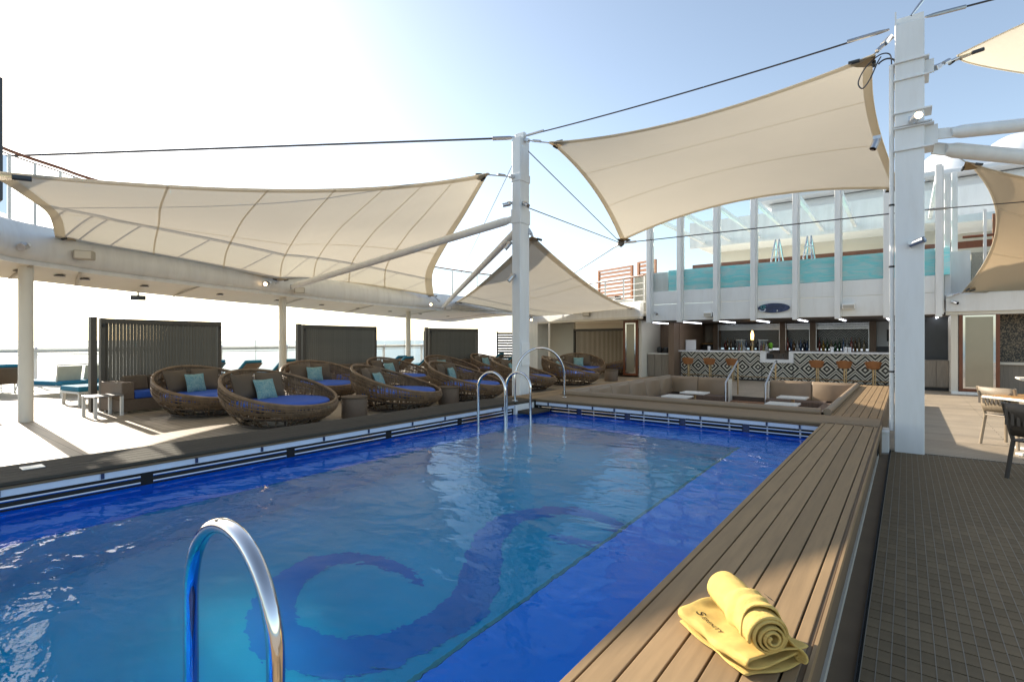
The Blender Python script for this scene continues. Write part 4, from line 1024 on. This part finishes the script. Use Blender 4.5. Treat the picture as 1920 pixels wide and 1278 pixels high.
MB().b(1.17, 2.06, FY + 0.11, FY + 0.2, 0, 2.355).build('door_wall', 'cream_paint', rbk)
MB().b(1.02, 2.3, FY - 0.02, FY + 0.105, 0, 0.075).build('sill', 'white_panel', rbk)
MB().b(2.06, 8.0, 20.6, 20.7, 0.9, 2.36).build('mosaic_wall', 'mosaic_chip', rbk)
MB().b(2.06, 8.0, 20.0, 20.59, 0.85, 0.92).build('counter_top', 'cream_paint', rbk)
MB().b(2.06, 8.0, 20.1, 20.58, 0, 0.85).build('counter_front', 'grey_wood', rbk)
MB().b(2.062, 8.0, FY + 0.31, 20.7, 2.37, 2.45).build('soffit', 'cream_paint', rbk)
# upper right deck bits
urd = thing('upper_right_deck', 'white posts and glass of the upper deck behind the right mast', 'deck structure')
for x, y, z1 in ((0.95, 19.8, 6.4), (1.15, 20.5, 6.6)): MB().b(x - 0.07, x + 0.07, y - 0.07, y + 0.07, 2.87, z1).build('post', 'white_paint', urd, bevel=0.01)
MB().b(0.86, 1.5, 20.3, 20.4, 2.87, 4.2).build('white_wall', 'white_paint', urd)
MB().b(1.55, 2.3, 20.9, 21.3, 2.87, 4.2).build('planter', 'stone_mosaic', urd, bevel=0.01)
MB().tube([(1.3, 20.0, 4.55), (6, 20.0, 4.55)], 0.04, 8).build('handrail', 'mahogany', urd)
for k in range(5): MB().b(1.75 + k * 1.0, 1.82 + k * 1.0, 19.96, 20.04, 2.87, 5.3).build('railing_post', 'white_paint', urd)
MB().b(0.9, 8, 23.5, 26, 5.6, 5.85).build('canopy', 'white_panel', urd)
slat_screen('brown louvred screen on the upper deck behind the shaded right sail', 2.2, 4.6, 22.0, 3.3, 5.5, 14)

# superstructure and radomes behind
su = thing('superstructure', 'white upper superstructure seen above the glass front', 'ship structure')
MB().b(-9, 14, 46, 60, -1, 12.6).build('deckhouse', 'hull_white', su, bevel=0.3)
MB().b(-9.6, 14.5, 45, 60.5, 12.6, 13.0).build('deck_edge', 'hull_white', su, bevel=0.1)
for nm, x, y, z, r in (('large white radar dome behind the top of the right mast', 2.9, 52, 13.6, 2.7), ('smaller pale radar dome half hidden behind the right mast struts', 7.2, 58, 15.6, 2.6)):
    t = thing('radar_dome', nm, 'radar dome', (x, y, z))
    MB().lathe([(r * math.cos(a_) + 0.001, r * math.sin(a_)) for a_ in [R(-50 + 10 * i) for i in range(15)]], 32).build('dome_shell', 'hull_white', t, smooth=True)
    MB().lathe([(r * 0.5, -r * 1.2), (r * 0.5, -r * 0.7), (r * 0.62, -r * 0.66)], 20).build('dome_base', 'hull_white', t)

# ---- sunken lounge
LZ = -0.36
lo = thing('sunken_lounge', 'sunken seating pit with orange brown steps behind the pool', 'lounge')
MB().b(LX0 - .1, LX1 + .1, LY0 - .05, 15.6, LZ - 0.05, LZ).build('pit_floor', 'orange_step', lo)
for (x0, x1, y0, y1) in ((LX0 - .06, LX0 - .02, LY0, LY1), (LX1 + .0, LX1 + .028, LY0, LY1), (LX0, LX1, LY0 - .02, LY0 + 0.0)):
    MB().b(x0, x1, y0, y1, LZ + .001, ZB - .035).build('pit_wall', 'soffit_dark', lo)
OX0, OX1 = -3.88, -2.86     # opening in the far side
for k in range(2):
    MB().b(OX0 + .03, OX1 - .03, 14.6 + 0.28 * k, 14.87 + 0.28 * k, LZ + .001, LZ + 0.12 * (k + 1)).build('step', 'orange_step', lo, bevel=0.01)
MB().b(OX0 + .03, OX1 - .03, 15.1, 15.13, LZ, -0.005).build('riser', 'soffit_dark', lo)
def roll(name, pts, r, parent, m='lounge_vinyl'): return MB().tube(pts, r, 10).build(name, m, parent, smooth=True)
def banquette(label, p0, p1, inward, npan, z0=0.06, z1=0.50, th=0.16, roll_top=True):
    """padded back panels between plan points p0, p1; inward = seat direction"""
    t = thing('banquette', label, 'banquette')
    a = Vector((*p0, 0)); b_ = Vector((*p1, 0)); I = Vector((*inward, 0)); d = (b_ - a); L = d.length; d.normalize()
    for k in range(npan):
        s0 = a + d * (L * k / npan + 0.006); s1 = a + d * (L * (k + 1) / npan - 0.006)
        pr_ = [(0.0, LZ + 0.5 * 0), (th * 0.95, LZ + 0.18), (th, 0.1), (th * 0.75, z1 - 0.06), (th * 0.35, z1 - 0.005), (0.0, z1 - 0.01)]
        rows = [[p + I * x_ + Vector((0, 0, z_)) for x_, z_ in pr_] for p in (s0, s0.lerp(s1, 0.03), s0.lerp(s1, 0.5), s0.lerp(s1, 0.97), s1)]
        for r_ in (0, 4):
            rows[r_] = [p - I * 0.02 for p in rows[r_]]
        MB().grid(rows).build('back_panel', 'lounge_vinyl', t, smooth=True)
    e0 = a + I * (th + .005); e1 = b_ + I * (th + .005); f1 = b_ + I * (th + 0.5); f0 = a + I * (th + 0.5)
    MB().prism([(e0.x, e0.y), (e1.x, e1.y), (f1.x, f1.y), (f0.x, f0.y)], LZ + 0.26, LZ + 0.40).build('seat_cushion', 'stripe_seat', t, bevel=0.03)
    MB().prism([(e0.x, e0.y), (e1.x, e1.y), (f1.x, f1.y), (f0.x, f0.y)], LZ + 0.002, LZ + 0.258).build('seat_base', 'soffit_dark', t)
    if roll_top: roll('top_roll', [a + I * 0.02 + Vector((0, 0, z1 - 0.035)), b_ + I * 0.02 + Vector((0, 0, z1 - 0.035))], 0.055, t)
    return t
banquette('tan padded banquette along the left side of the sunken lounge', (LX0, LY0 + .05), (LX0, 14.95), (1, 0), 6)
banquette('tan padded banquette along the right side of the sunken lounge', (LX1, LY0 + .05), (LX1, 14.95), (-1, 0), 6)
banquette('tan padded banquette with its back to the pool', (LX0 + .1, LY0), (LX1 - .1, LY0), (0, 1), 4)
for nm, x0, x1 in (('left', LX0 + .02, OX0), ('right', OX1, LX1 - .02)):
    t = banquette('tan padded banquette facing the pool on the %s of the lounge steps' % nm, (x0, 15.0), (x1, 15.0), (0, -1), 2, roll_top=False)
    MB().b(x0, x1, 15.002, 15.10, LZ, 0.49).build('back_board', 'lounge_vinyl', t, bevel=0.02)
    ex = x1 if nm == 'left' else x0
    MB().b(min(ex, ex + (.022 if nm == 'left' else -.022)), max(ex, ex + (.022 if nm == 'left' else -.022)), 14.78, 15.10, LZ, 0.47).build('end_panel', 'cream_paint', t)
def lounge_table(label, x, y):
    t = thing('lounge_table', label, 'table', (x, y, LZ), 0, 'small white lounge tables')
    MB().b(-0.27, 0.27, -0.23, 0.23, 0.70, 0.735).build('table_top', 'table_white', t, bevel=0.012)
    MB().tube([(0, 0, 0.01), (0, 0, 0.70)], 0.03, 12).build('leg', 'brass', t, smooth=True)
    MB().lathe([(0.19, 0), (0.19, 0.012), (0.04, 0.02)], 20).build('foot', 'brass', t, smooth=True)
lounge_table('nearer small white table in the left half of the sunken lounge', -3.84, 10.74)
lounge_table('farther small white table in the left half of the sunken lounge', -3.80, 11.75)
lounge_table('farther small white table in the right half of the sunken lounge', -1.87, 11.99)
lounge_table('nearer small white table in the right half of the sunken lounge', -1.83, 10.66)
for nm, x in (('left', OX0 + 0.02), ('right', OX1 - 0.02)):
    t = thing('step_handrail', nm + ' brass handrail of the lounge steps in front of the bar', 'handrail')
    MB().tube([(x, 14.45, LZ), (x, 14.45, 0.40), (x + 0.02, 15.65, 0.95)], 0.024, 10).build('rail_tube', 'steel', t, smooth=True)
    MB().tube([(x + .02, 15.65, 0.0), (x + .02, 15.65, 0.95)], 0.02, 10).build('rail_post', 'brass', t, smooth=True)
    MB().tube([(x + .02, 15.62, 0.93), (x + .02, 15.72, 0.96)], 0.032, 10).build('rail_cap', 'black_plastic', t, smooth=True)

# ---- wicker daybeds
def pod_meshes():
    rr = random.Random(11)
    def zr(f): return 0.655 - 0.29 * math.cos(f) + 0.02 * math.cos(2 * f)
    def P(f, t):
        z = 0.03 + (zr(f) - 0.03) * t
        r = 0.66 + 0.36 * math.sin(min(t, 1) * math.pi * 0.62) - 0.03 * max(0, t - 0.7)
        r *= 1 + 0.03 * (1 - t) * math.cos(f)
        return Vector((r * math.cos(f), r * math.sin(f), z))
    w = MB()
    n = 190
    for i in range(n):
        f = 2 * math.pi * (i + rr.uniform(-.25, .25)) / n
        t0 = 0.0 if i % 6 == 0 else (rr.uniform(0.28, 0.5) if rr.random() < 0.8 else rr.uniform(0.1, 0.6))
        tw_ = rr.uniform(-0.1, 0.1)
        w.tube([P(f + tw_ * (1 - t0 - (1 - t0) * k / 5), t0 + (1 - t0) * k / 5) for k in range(6)], 0.0095, 3)
    for j in range(44):
        t = rr.choice([rr.uniform(0.05, 0.9), rr.uniform(0.40, 0.95), rr.uniform(0.5, 0.97), rr.uniform(0.5, 0.97)])
        a0 = rr.uniform(0, 6.28); span = rr.uniform(1.2, 4.5); sl = rr.uniform(-0.22, 0.22)
        w.tube([P(a0 + span * k / 22, min(0.98, max(0.02, t + sl * (k / 22 - 0.5) + 0.02 * math.sin(k * 0.7 + j)))) for k in range(23)], 0.0105, 3)
    for k in range(9):
        f = 0.7 * k + 0.2
        w.tube([P(f, 0), P(f, 0.33), P(f, 0.66), P(f, 1)], 0.014, 5)
    m_w = w.mesh('basket_weave', 'wicker')
    rim = MB().tube([P(2 * math.pi * k / 64, 1.0) for k in range(64)], 0.030, 8, closed=True).mesh('rim', 'wicker', True)
    b_ = MB().tube([P(2 * math.pi * k / 40, 0.0) for k in range(40)], 0.025, 6, closed=True)
    b_.tube([P(2 * math.pi * k / 40, 0.36) * 0.985 for k in range(40)], 0.02, 5, closed=True)
    for k in range(8):
        f = 2 * math.pi * k / 8 + 0.2
        b_.tube([P(f, 0.0) * 0.97, (0.5 * math.cos(f), 0.5 * math.sin(f), 0.30)], 0.016, 5)
    base = b_.mesh('base_frame', 'wicker_dark', True)
    cush = MB().lathe([(0.70, 0.30), (0.80, 0.305), (0.855, 0.335), (0.865, 0.38), (0.855, 0.415), (0.82, 0.438), (0.6, 0.446), (0.01, 0.452)], 48, (0.01, 0, 0)).mesh('mattress', 'blue_cushion', True)
    brd = MB().lathe([(0.82, 0.27), (0.83, 0.298), (0.01, 0.298)], 32).mesh('seat_deck', 'wicker_dark')
    return m_w, rim, base, cush, brd
PODM = pod_meshes()
def pillow_mesh(name, w, h, t, m):
    N = 12; v = MB(); rows = []
    for side in (1, -1):
        rows = []
        for i in range(N + 1):
            r_ = []
            for j in range(N + 1):
                x = -1 + 2 * i / N; y = -1 + 2 * j / N
                k = max(0, (1 - abs(x) ** 2.6)) ** 0.5 * max(0, (1 - abs(y) ** 2.6)) ** 0.5
                pin = 1 - 0.07 * (1 - abs(x * y)) * max(abs(x), abs(y)) ** 3
                r_.append((side * t / 2 * k, x * w / 2 * pin, h / 2 + y * h / 2 * pin))
            rows.append(r_ if side == 1 else r_[::-1])
        v.grid(rows)
    return v.mesh(name, m, True)
PIL_T = pillow_mesh('pillow', 0.56, 0.50, 0.20, 'taupe_cushion')
PIL_B = pillow_mesh('pillow', 0.42, 0.40, 0.15, 'teal_print')
def daybed(where, x, y, rz, pillows=3, sc_=1.0):
    t = thing('daybed', 'round wicker daybed ' + where, 'daybed', (x, y, 0), rz, 'round wicker daybeds')
    for nm, me in zip(('basket_weave', 'rim', 'base_frame', 'mattress', 'seat_deck'), PODM): inst(nm, me, t)
    M = Matrix.Translation((x, y, 0)) @ Matrix.Rotation(rz, 4, 'Z')
    rp = random.Random(int(abs(x * 131 + y * 17)))
    def put(me, lx, ly, z, lean, yaw, label, grp):
        o = inst('pillow', me); o.matrix_world = M @ Matrix.Translation((lx, ly, z)) @ Matrix.Rotation(yaw, 4, 'Z') @ Matrix.Rotation(lean, 4, 'Y')
        tag(o, label, 'pillow', grp)
    put(PIL_T, -0.52, -0.30, 0.44, R(-18 + rp.uniform(-4, 4)), R(14 + rp.uniform(-6, 6)), 'left taupe pillow on the daybed ' + where, 'taupe pillows on the daybeds')
    put(PIL_T, -0.55, 0.26, 0.44, R(-18 + rp.uniform(-4, 4)), R(-12 + rp.uniform(-6, 6)), 'right taupe pillow on the daybed ' + where, 'taupe pillows on the daybeds')
    put(PIL_B, -0.32, -0.06 + rp.uniform(-.06, .06), 0.44, R(-20 + rp.uniform(-5, 5)), R(rp.uniform(-10, 10)), 'teal patterned pillow on the daybed ' + where, 'teal pillows on the daybeds')
daybed('in front of the first grey screen sofa', -11.75, 4.75, R(6))
daybed('nearest the camera at the left coaming', -9.27, 4.99, R(12))
daybed('second along the left coaming', -9.2, 7.69, R(30))
daybed('third along the left coaming', -9.16, 9.99, R(18))
daybed('just behind the pool corner mast', -9.55, 13.05, R(24))
daybed('framed by the tall arch rail behind the mast', -9.38, 15.6, R(24))
daybed('farthest back in front of the dark alcove screen', -10.75, 18.7, R(-50))
daybed('partly hidden behind the mahogany framed panel', -9.95, 21.0, R(200))
daybed('in the back row left of the second screen', -12.3, 7.75, R(-8))
daybed('in the back row in front of the second screen', -12.92, 10.89, R(5))
daybed('in the back row in front of the third screen', -13.17, 13.59, R(0))
daybed('last of the back row beyond the third screen', -13.38, 16.3, R(8))
def drum(where, x, y):
    t = thing('drum_table', 'small round woven side table ' + where, 'side table', (x, y, 0), 0, 'woven drum tables')
    MB().lathe([(0.24, 0.01), (0.25, 0.03), (0.25, 0.38), (0.235, 0.40)], 24).build('drum_body', 'sofa_wicker', t, smooth=True)
    MB().lathe([(0.255, 0.401), (0.262, 0.41), (0.262, 0.43), (0.25, 0.437), (0.01, 0.437)], 24).build('drum_top', 'taupe_cushion', t, smooth=True)
drum('right of the daybed nearest the camera', -8.72, 6.22); drum('right of the second daybed', -8.75, 8.9); drum('left of the pool corner mast', -8.8, 11.5); drum('beside the farthest daybeds', -8.85, 17.7)

# ---- grey louvred screens
def louvre(label, x0, y0, x1, y1, n, h=2.03, post=True):
    L = math.hypot(x1 - x0, y1 - y0); a_ = math.atan2(y1 - y0, x1 - x0)
    t = thing('louvred_screen', label, 'screen', (x0, y0, 0), a_, 'grey louvred screens')
    for x in (0.0, L - 0.09): MB().b(x, x + 0.09, -0.05, 0.05, 0.0, h).build('frame_post', 'grey_frame', t, bevel=0.006)
    MB().b(0.091, L - 0.091, -0.045, 0.045, h - 0.12, h - 0.005).build('top_rail', 'grey_frame', t, bevel=0.005)
    MB().b(0.091, L - 0.091, -0.045, 0.045, 0.10, 0.18).build('bottom_rail', 'grey_frame', t, bevel=0.005)
    p = (L - 0.2) / n
    me = MB().box((0, 0, 0), (p * 0.80, 0.030, h - 0.29), rz=R(-42)).mesh('slat', 'grey_slat')
    for k in range(n): inst('slat', me, t, (0.10 + p * (k + .5), 0, 0.03 + h / 2))
    if post: MB().b(-0.19, -0.07, -0.06, 0.06, 0, h + 0.02).build('end_post', 'grey_frame', t, bevel=0.006)
    for x in (0.05, L - 0.05): MB().b(x - .02, x + .02, -0.075, -0.051, h - 0.2, h - 0.12).build('bracket', 'black_plastic', t)
louvre('large grey louvred screen behind the first sofa', -14.02, 3.45, -14.5, 6.15, 36)
louvre('grey louvred screen behind the second sofa in the middle', -14.9, 8.72, -15.2, 11.75, 36)
louvre('grey louvred screen farthest back behind the third sofa', -15.2, 14.35, -14.85, 16.9, 32)
louvre('dark louvred screen in the shaded alcove behind the far daybeds', -13.85, 23.4, -9.1, 22.9, 60, 2.12, False)
def hslat(label, x, y, w, rz):
    t = thing('wind_screen', label, 'screen', (x, y, 0), rz, 'dark horizontal slat screens')
    for s in (-1, 1): MB().b(s * w / 2 - .04, s * w / 2 + .04, -0.04, 0.04, 0, 2.0).build('post', 'charcoal', t)
    for k in range(13): MB().b(-w / 2 + .041, w / 2 - .041, -0.02, 0.02, 0.1 + k * 0.145, 0.1 + k * 0.145 + 0.105).build('slat', 'charcoal', t)
hslat('dark horizontal slat screen left of the third louvred screen', -19.1, 18.6, 1.3, R(35))
hslat('dark horizontal slat screen left of the pool corner mast', -17.3, 22.3, 1.3, R(35))

# ---- sofas by the screens
def sofa(label, x, y, rz, L=2.6):
    t = thing('wicker_sofa', label, 'sofa', (x, y, 0), rz, 'wicker sofas in front of the screens')
    # local: X along length, -Y is the front... front faces +Y_local rotated
    MB().b(-L / 2, L / 2, -0.42, 0.42, 0.05, 0.30).build('seat_base', 'sofa_wicker', t, bevel=0.015)
    for s in (-1, 1): MB().b(min(s * L / 2, s * (L / 2 - .24)), max(s * L / 2, s * (L / 2 - .24)), -0.425, 0.425, 0.301, 0.66).build('arm', 'sofa_wicker', t, bevel=0.02)
    MB().b(-L / 2 + .241, L / 2 - .241, 0.24, 0.42, 0.301, 0.66).build('back', 'sofa_wicker', t, bevel=0.015)
    MB().b(-L / 2 + .25, L / 2 - .25, -0.41, 0.235, 0.302, 0.45).build('seat_cushion', 'blue_cushion', t, bevel=0.035)
    n = 4; w = (L - .5) / n
    for k in range(n): MB().box((-L / 2 + .25 + w * (k + .5), 0.14, 0.60), (w - .02, 0.16, 0.34), rx=R(-10)).build('back_cushion', 'taupe_cushion', t, bevel=0.05)
    for sx in (-1, 1):
        for sy in (-1, 1): MB().b(sx * (L / 2 - .08) - .03, sx * (L / 2 - .08) + .03, sy * 0.36 - .03, sy * 0.36 + .03, 0, 0.049).build('foot', 'steel', t)
sofa('brown wicker sofa with blue seat in front of the first louvred screen', -13.55, 4.75, R(90) + R(10), 2.6)
sofa('brown wicker sofa in front of the second louvred screen', -14.45, 10.3, R(90) + R(5), 2.6)
sofa('brown wicker sofa in front of the third louvred screen', -14.45, 15.6, R(90) - R(8), 2.4)
st = thing('side_table', 'small square metal legged side table at the end of the first sofa', 'side table', (-13.0, 3.25, 0), R(10))
MB().b(-0.26, 0.26, -0.26, 0.26, 0.40, 0.43).build('table_top', 'steel', st, bevel=0.006)
for sx in (-1, 1):
    for sy in (-1, 1): MB().b(sx * 0.23 - .025, sx * 0.23 + .025, sy * 0.23 - .025, sy * 0.23 + .025, 0, 0.399).build('leg', 'frame_white', st)

# ---- loungers by the sea rail
def make_lounger():
    t = thing('sun_lounger', 'sun lounger', 'sun lounger')
    fr = MB()
    for y in (-0.31, 0.31): fr.tube([(-0.95, y, 0.30), (0.35, y, 0.30)], 0.02, 6)
    for x in (-0.95, -0.2, 0.35): fr.tube([(x, -0.31, 0.30), (x, 0.31, 0.30)], 0.018, 6)
    fr.build('frame', 'frame_white', t, smooth=True)
    for x in (-0.8, 0.25):
        for y in (-0.30, 0.30): MB().tube([(x, y, 0), (x, y, 0.29)], 0.02, 6).build('leg', 'frame_white', t, smooth=True)
    MB().box((-0.32, 0, 0.365), (1.28, 0.64, 0.09)).build('seat_cushion', 'teal_cushion', t, bevel=0.035)
    MB().box((0.62, 0, 0.60), (0.80, 0.64, 0.09), ry=R(-40)).build('back_cushion', 'teal_cushion', t, bevel=0.035)
    MB().box((0.68, 0, 0.53), (0.74, 0.60, 0.03), ry=R(-40)).build('back_frame', 'sofa_wicker', t)
    MB().tube([(0.35, -0.25, 0.3), (0.85, -0.25, 0.72)], 0.015, 6).build('brace', 'frame_white', t)
    MB().tube([(0.5, 0.25, 0.1), (0.85, 0.25, 0.72)], 0.015, 6).build('brace', 'frame_white', t)
    return t
LG = make_lounger()
lsp = [(-20.8, 2.75, R(8), 'at the left picture edge beyond the nearest column'), (-18.2, 8.2, R(12), 'just right of the first louvred screen'), (-19.3, 7.5, R(12), 'half hidden behind the first louvred screen'),
       (-18.3, 9.5, R(12), 'left of the second column'), (-18.2, 10.5, R(12), 'right of the second column'), (-18.2, 14.6, R(12), 'just right of the second louvred screen'),
       (-18.9, 17.0, R(15), 'left of the third column'), (-18.5, 17.9, R(15), 'right of the third column'), (-19.0, 18.9, R(15), 'in front of the dark horizontal slats'),
       (-17.4, 20.4, R(20), 'just right of the third louvred screen'), (-17.0, 21.2, R(20), 'farthest along the sea rail'), (-17.2, 14.1, R(12), 'between the second screen and the back daybeds')]
for k, (x, y, rz, nm) in enumerate(lsp):
    o = LG if k == 0 else copy_tree(LG)
    o.location = (x, y, 0); o.rotation_euler = (0, 0, rz); o['label'] = 'teal cushioned sun lounger ' + nm; o['group'] = 'teal sun loungers'
db = thing('double_lounger', 'double teal lounger with pale mesh backs between the column and first screen', 'lounger', (-19.3, 4.0, 0), R(20))
MB().b(-0.9, 0.9, -0.7, 0.7, 0.30, 0.42).build('mattress', 'teal_cushion', db, bevel=0.04)
MB().b(-0.92, 0.92, -0.72, 0.72, 0.25, 0.298).build('frame', 'frame_white', db)
for y in (-0.34, 0.36): MB().box((0.62, y, 0.62), (0.03, 0.62, 0.42), ry=R(12)).build('mesh_back', 'sling_mesh', db, bevel=0.008)
MB().tube([(0.66, -0.68, 0.3), (0.70, -0.68, 0.86), (0.70, 0.68, 0.86), (0.66, 0.68, 0.3)], 0.018, 6).build('back_rail', 'frame_white', db)
for x in (-0.8, 0.8):
    for y in (-0.66, 0.66): MB().tube([(x, y, 0), (x, y, 0.25)], 0.022, 6).build('leg', 'frame_white', db)
ot = thing('ottoman', 'low teal cushioned ottoman behind the end post of the first screen', 'ottoman', (-15.9, 3.75, 0), R(10))
MB().b(-0.45, 0.45, -0.45, 0.45, 0.33, 0.45).build('cushion', 'teal_cushion', ot, bevel=0.03)
MB().b(-0.45, 0.45, -0.45, 0.45, 0.28, 0.328).build('frame', 'frame_white', ot)
for x in (-0.4, 0.4):
    for y in (-0.4, 0.4): MB().b(x - .03, x + .03, y - .03, y + .03, 0, 0.279).build('leg', 'frame_white', ot)
hb = thing('round_base', 'round brown seat base cut off by the left picture edge', 'seat', (-13.55, 1.35, 0))
MB().lathe([(0.40, 0.0), (0.47, 0.03), (0.47, 0.06), (0.40, 0.07)], 32).build('base_plate', 'wicker', hb, smooth=True)
MB().lathe([(0.30, 0.075), (0.46, 0.12), (0.48, 0.17), (0.44, 0.15), (0.1, 0.10)], 32).build('base_tray', 'wicker_dark', hb, smooth=True)

# ---- sea rail
sr = thing('sea_railing', 'pale sea side railing with tall glass windscreen behind the loungers', 'railing')
SX = -23.0
MB().tube([(SX, -6, 1.2), (SX - 1.6, 40, 1.2)], 0.085, 8).build('handrail', 'frame_white', sr, smooth=True)
MB().tube([(SX, -6, 1.05), (SX - 1.6, 40, 1.05)], 0.02, 6).build('lower_rail', 'frame_white', sr, smooth=True)
for k in range(15):
    y = -2 + k * 3.0; x = SX - 1.6 * (y + 6) / 46
    MB().b(x - 0.05, x + 0.05, y - 0.05, y + 0.05, -0.1, 1.15).build('post', 'frame_white', sr)
    MB().b(x + 0.02, x + 0.04, y + 1.49, y + 1.51, 0.1, 2.1).build('glass_joint', 'frame_white', sr)
    x2 = SX - 1.6 * (y + 3 + 6) / 46
    MB().beam((x + 0.1, y + 0.03, 1.1), (x2 + 0.1, y + 2.97, 1.1), 0.012, 1.95).build('glass_pane', 'glass', sr)
    MB().lathe([(0.03, 0), (0.05, 0.02), (0.03, 0.05)], 8, (x + 0.11, y, 1.25)).build('clamp', 'steel', sr)

# ---- right-hand table and chairs
def chair(label, x, y, rz, m):
    t = thing('cafe_chair', label, 'chair', (x, y, 0), rz, 'woven resin chairs')
    MB().b(-0.22, 0.22, -0.22, 0.22, 0.43, 0.455).build('seat', m, t, bevel=0.012)
    rows = []
    for i in range(9):
        y_ = -0.23 + 0.46 * i / 8; cv = 0.05 * (1 - (2 * i / 8 - 1) ** 2)
        rows.append([(-0.21 - cv - lean * 0.10, y_ * (1 + 0.06 * lean), z_) for lean, z_ in ((0, 0.50), (0.3, 0.60), (0.7, 0.74), (1, 0.86))])
    o = MB().grid(rows).build('backrest', m, t, smooth=True); solid(o, 0.022)
    for k in range(8): MB().b(-0.325, -0.322 + 0.0, -0.2 + k * 0.055, -0.17 + k * 0.055, 0.62, 0.80).build('back_slot', 'chair_dark', t)
    for sx, sy in ((-1, -1), (-1, 1), (1, -1), (1, 1)):
        MB().tube([(sx * 0.25, sy * 0.24, 0), (sx * 0.20, sy * 0.205, 0.44)] + ([(-0.24, sy * 0.225, 0.62), (-0.31, sy * 0.235, 0.86)] if sx < 0 else []), 0.022, 8).build('leg', m, t, smooth=True)
chair('sunlit beige resin chair tucked under the right table', 1.22, 10.42, R(50), 'chair_resin')
chair('resin chair at the right edge with its shade painted into the colour', 1.22, 7.95, R(55), 'chair_dark')
tb = thing('cafe_table', 'wooden topped cafe table with white edge at the right picture edge', 'table', (1.53, 9.93, 0), R(42))
MB().b(-0.48, 0.48, -0.48, 0.48, 0.725, 0.757).build('table_edge', 'table_white', tb, bevel=0.004)
for k in range(6): MB().b(-0.475 + 0.1585 * k, -0.475 + 0.1585 * (k + 1) - .004, -0.475, 0.475, 0.758, 0.766).build('board', 'table_wood', tb)
MB().b(-0.05, 0.05, -0.05, 0.05, 0.03, 0.724).build('leg', 'table_white', tb)
for rz in (0, 1): MB().box((0, 0, 0.02), ((0.9, 0.09, 0.03) if rz == 0 else (0.088, 0.9, 0.028))).build('foot', 'table_white', tb)
tb2 = thing('cafe_table', 'beige pedestal table in the background beside the framed panel', 'table', (2.25, 14.8, 0))
MB().b(-0.42, 0.42, -0.42, 0.42, 0.73, 0.77).build('table_top', 'cream_paint', tb2, bevel=0.01)
MB().b(-0.07, 0.07, -0.07, 0.07, 0.02, 0.729).build('leg', 'cream_paint', tb2)
MB().b(-0.25, 0.25, -0.25, 0.25, 0, 0.02).build('foot', 'cream_paint', tb2)

# ---- spotlights and speakers
def spot(label, loc, direction, lit=False, s=1.0):
    t = thing('spotlight', label, 'spotlight', loc)
    d = Vector(direction).normalized(); r = 0.045 * s
    bo = MB().tube([d * -0.02 * s, d * 0.15 * s], r, 12).build('lamp_body', 'steel', t, smooth=True)
    MB().tube([d * 0.151 * s, d * 0.156 * s], r * 0.85, 12).build('lamp_lens', 'lamp_warm' if lit else 'clear_glass', bo)
    MB().box((0, 0, 0.02), (0.09 * s, 0.09 * s, 0.05 * s)).build('lamp_bracket', 'steel', t)
spot('unlit spotlight on the left of the pool corner mast above the strut', (-6.80, 8.78, 4.48), (-0.6, -0.6, -0.2))
spot('unlit spotlight on the right of the pool corner mast above the strut', (-6.48, 8.9, 4.46), (0.8, -0.3, -0.5))
spot('unlit spotlight low on the left face of the pool corner mast', (-6.68, 8.74, 2.92), (-0.4, -0.5, -0.8))
spot('unlit spotlight below the strut on the pool corner mast', (-6.80, 8.78, 3.62), (-0.6, -0.3, -0.8))
spot('lit spotlight on the front of the right mast', (0.07, 8.72, 4.48), (0.25, -0.75, 0.0), True, 1.15)
spot('unlit spotlight left of the pipe on the right mast', (-0.33, 8.85, 4.36), (-0.3, -0.3, -0.9))
spot('unlit spotlight halfway down the front of the right mast', (0.06, 8.74, 2.83), (0.8, -0.5, 0.25))
for nm, p in (('at the foot of the long strut on the left roof edge', (-15.38, 7.9, 3.27)), ('at the foot of the steep strut on the left roof edge', (-17.0, 16.2, 3.18)), ('on the far roof corner under the beige sail', (-15.9, 22.4, 2.66))):
    spot('lit warm spotlight ' + nm, p, (0.6, -0.7, -0.2), True, 1.5)
spot('silver spotlight on the left roof edge beside the nearest column', (-12.75, 2.05, 3.27), (0.6, -0.3, -0.2), False, 1.4)
spot('small silver spotlight on the fascia right of the right mast', (1.05, 19.38, 2.64), (0.6, -0.6, -0.3))
spot('small silver spotlight on the leftmost bay of the bar front', (-7.8, 19.4, 2.6), (0.6, -0.6, -0.3))
def speaker(label, p, rz):
    t = thing('deck_speaker', label, 'speaker', p, rz, 'beige fascia speakers')
    bx_ = MB().b(-0.16, 0.16, -0.10, 0.10, -0.09, 0.09).build('speaker_box', 'speaker_beige', t, bevel=0.02)
    MB().b(-0.13, 0.13, -0.107, -0.101, -0.07, 0.07).build('speaker_grille', 'cream_paint', bx_)
    MB().b(-0.03, 0.03, 0.101, 0.22, -0.03, 0.05).build('wall_bracket', 'steel', t)
speaker('beige speaker on the left roof edge beside the nearest column', (-13.2, 3.0, 3.26), R(62))
speaker('beige speaker on the left roof edge right of the long strut', (-15.55, 9.0, 3.15), R(65))
speaker('beige speaker on the left roof edge right of the steep strut', (-17.15, 17.4, 3.05), R(70))
speaker('beige speaker on the far roof edge left of the framed panel', (-11.6, 20.7, 2.72), R(22))
ex = thing('exit_box', 'small dark box hanging under the left soffit', 'sign', (-15.5, 4.6, 2.62), R(60))
MB().b(-0.16, 0.16, -0.03, 0.03, -0.06, 0.06).build('sign_box', 'charcoal', ex, bevel=0.005)
MB().b(-0.02, 0.02, -0.02, 0.02, 0.061, 0.20).build('hanger', 'cream_paint', ex)
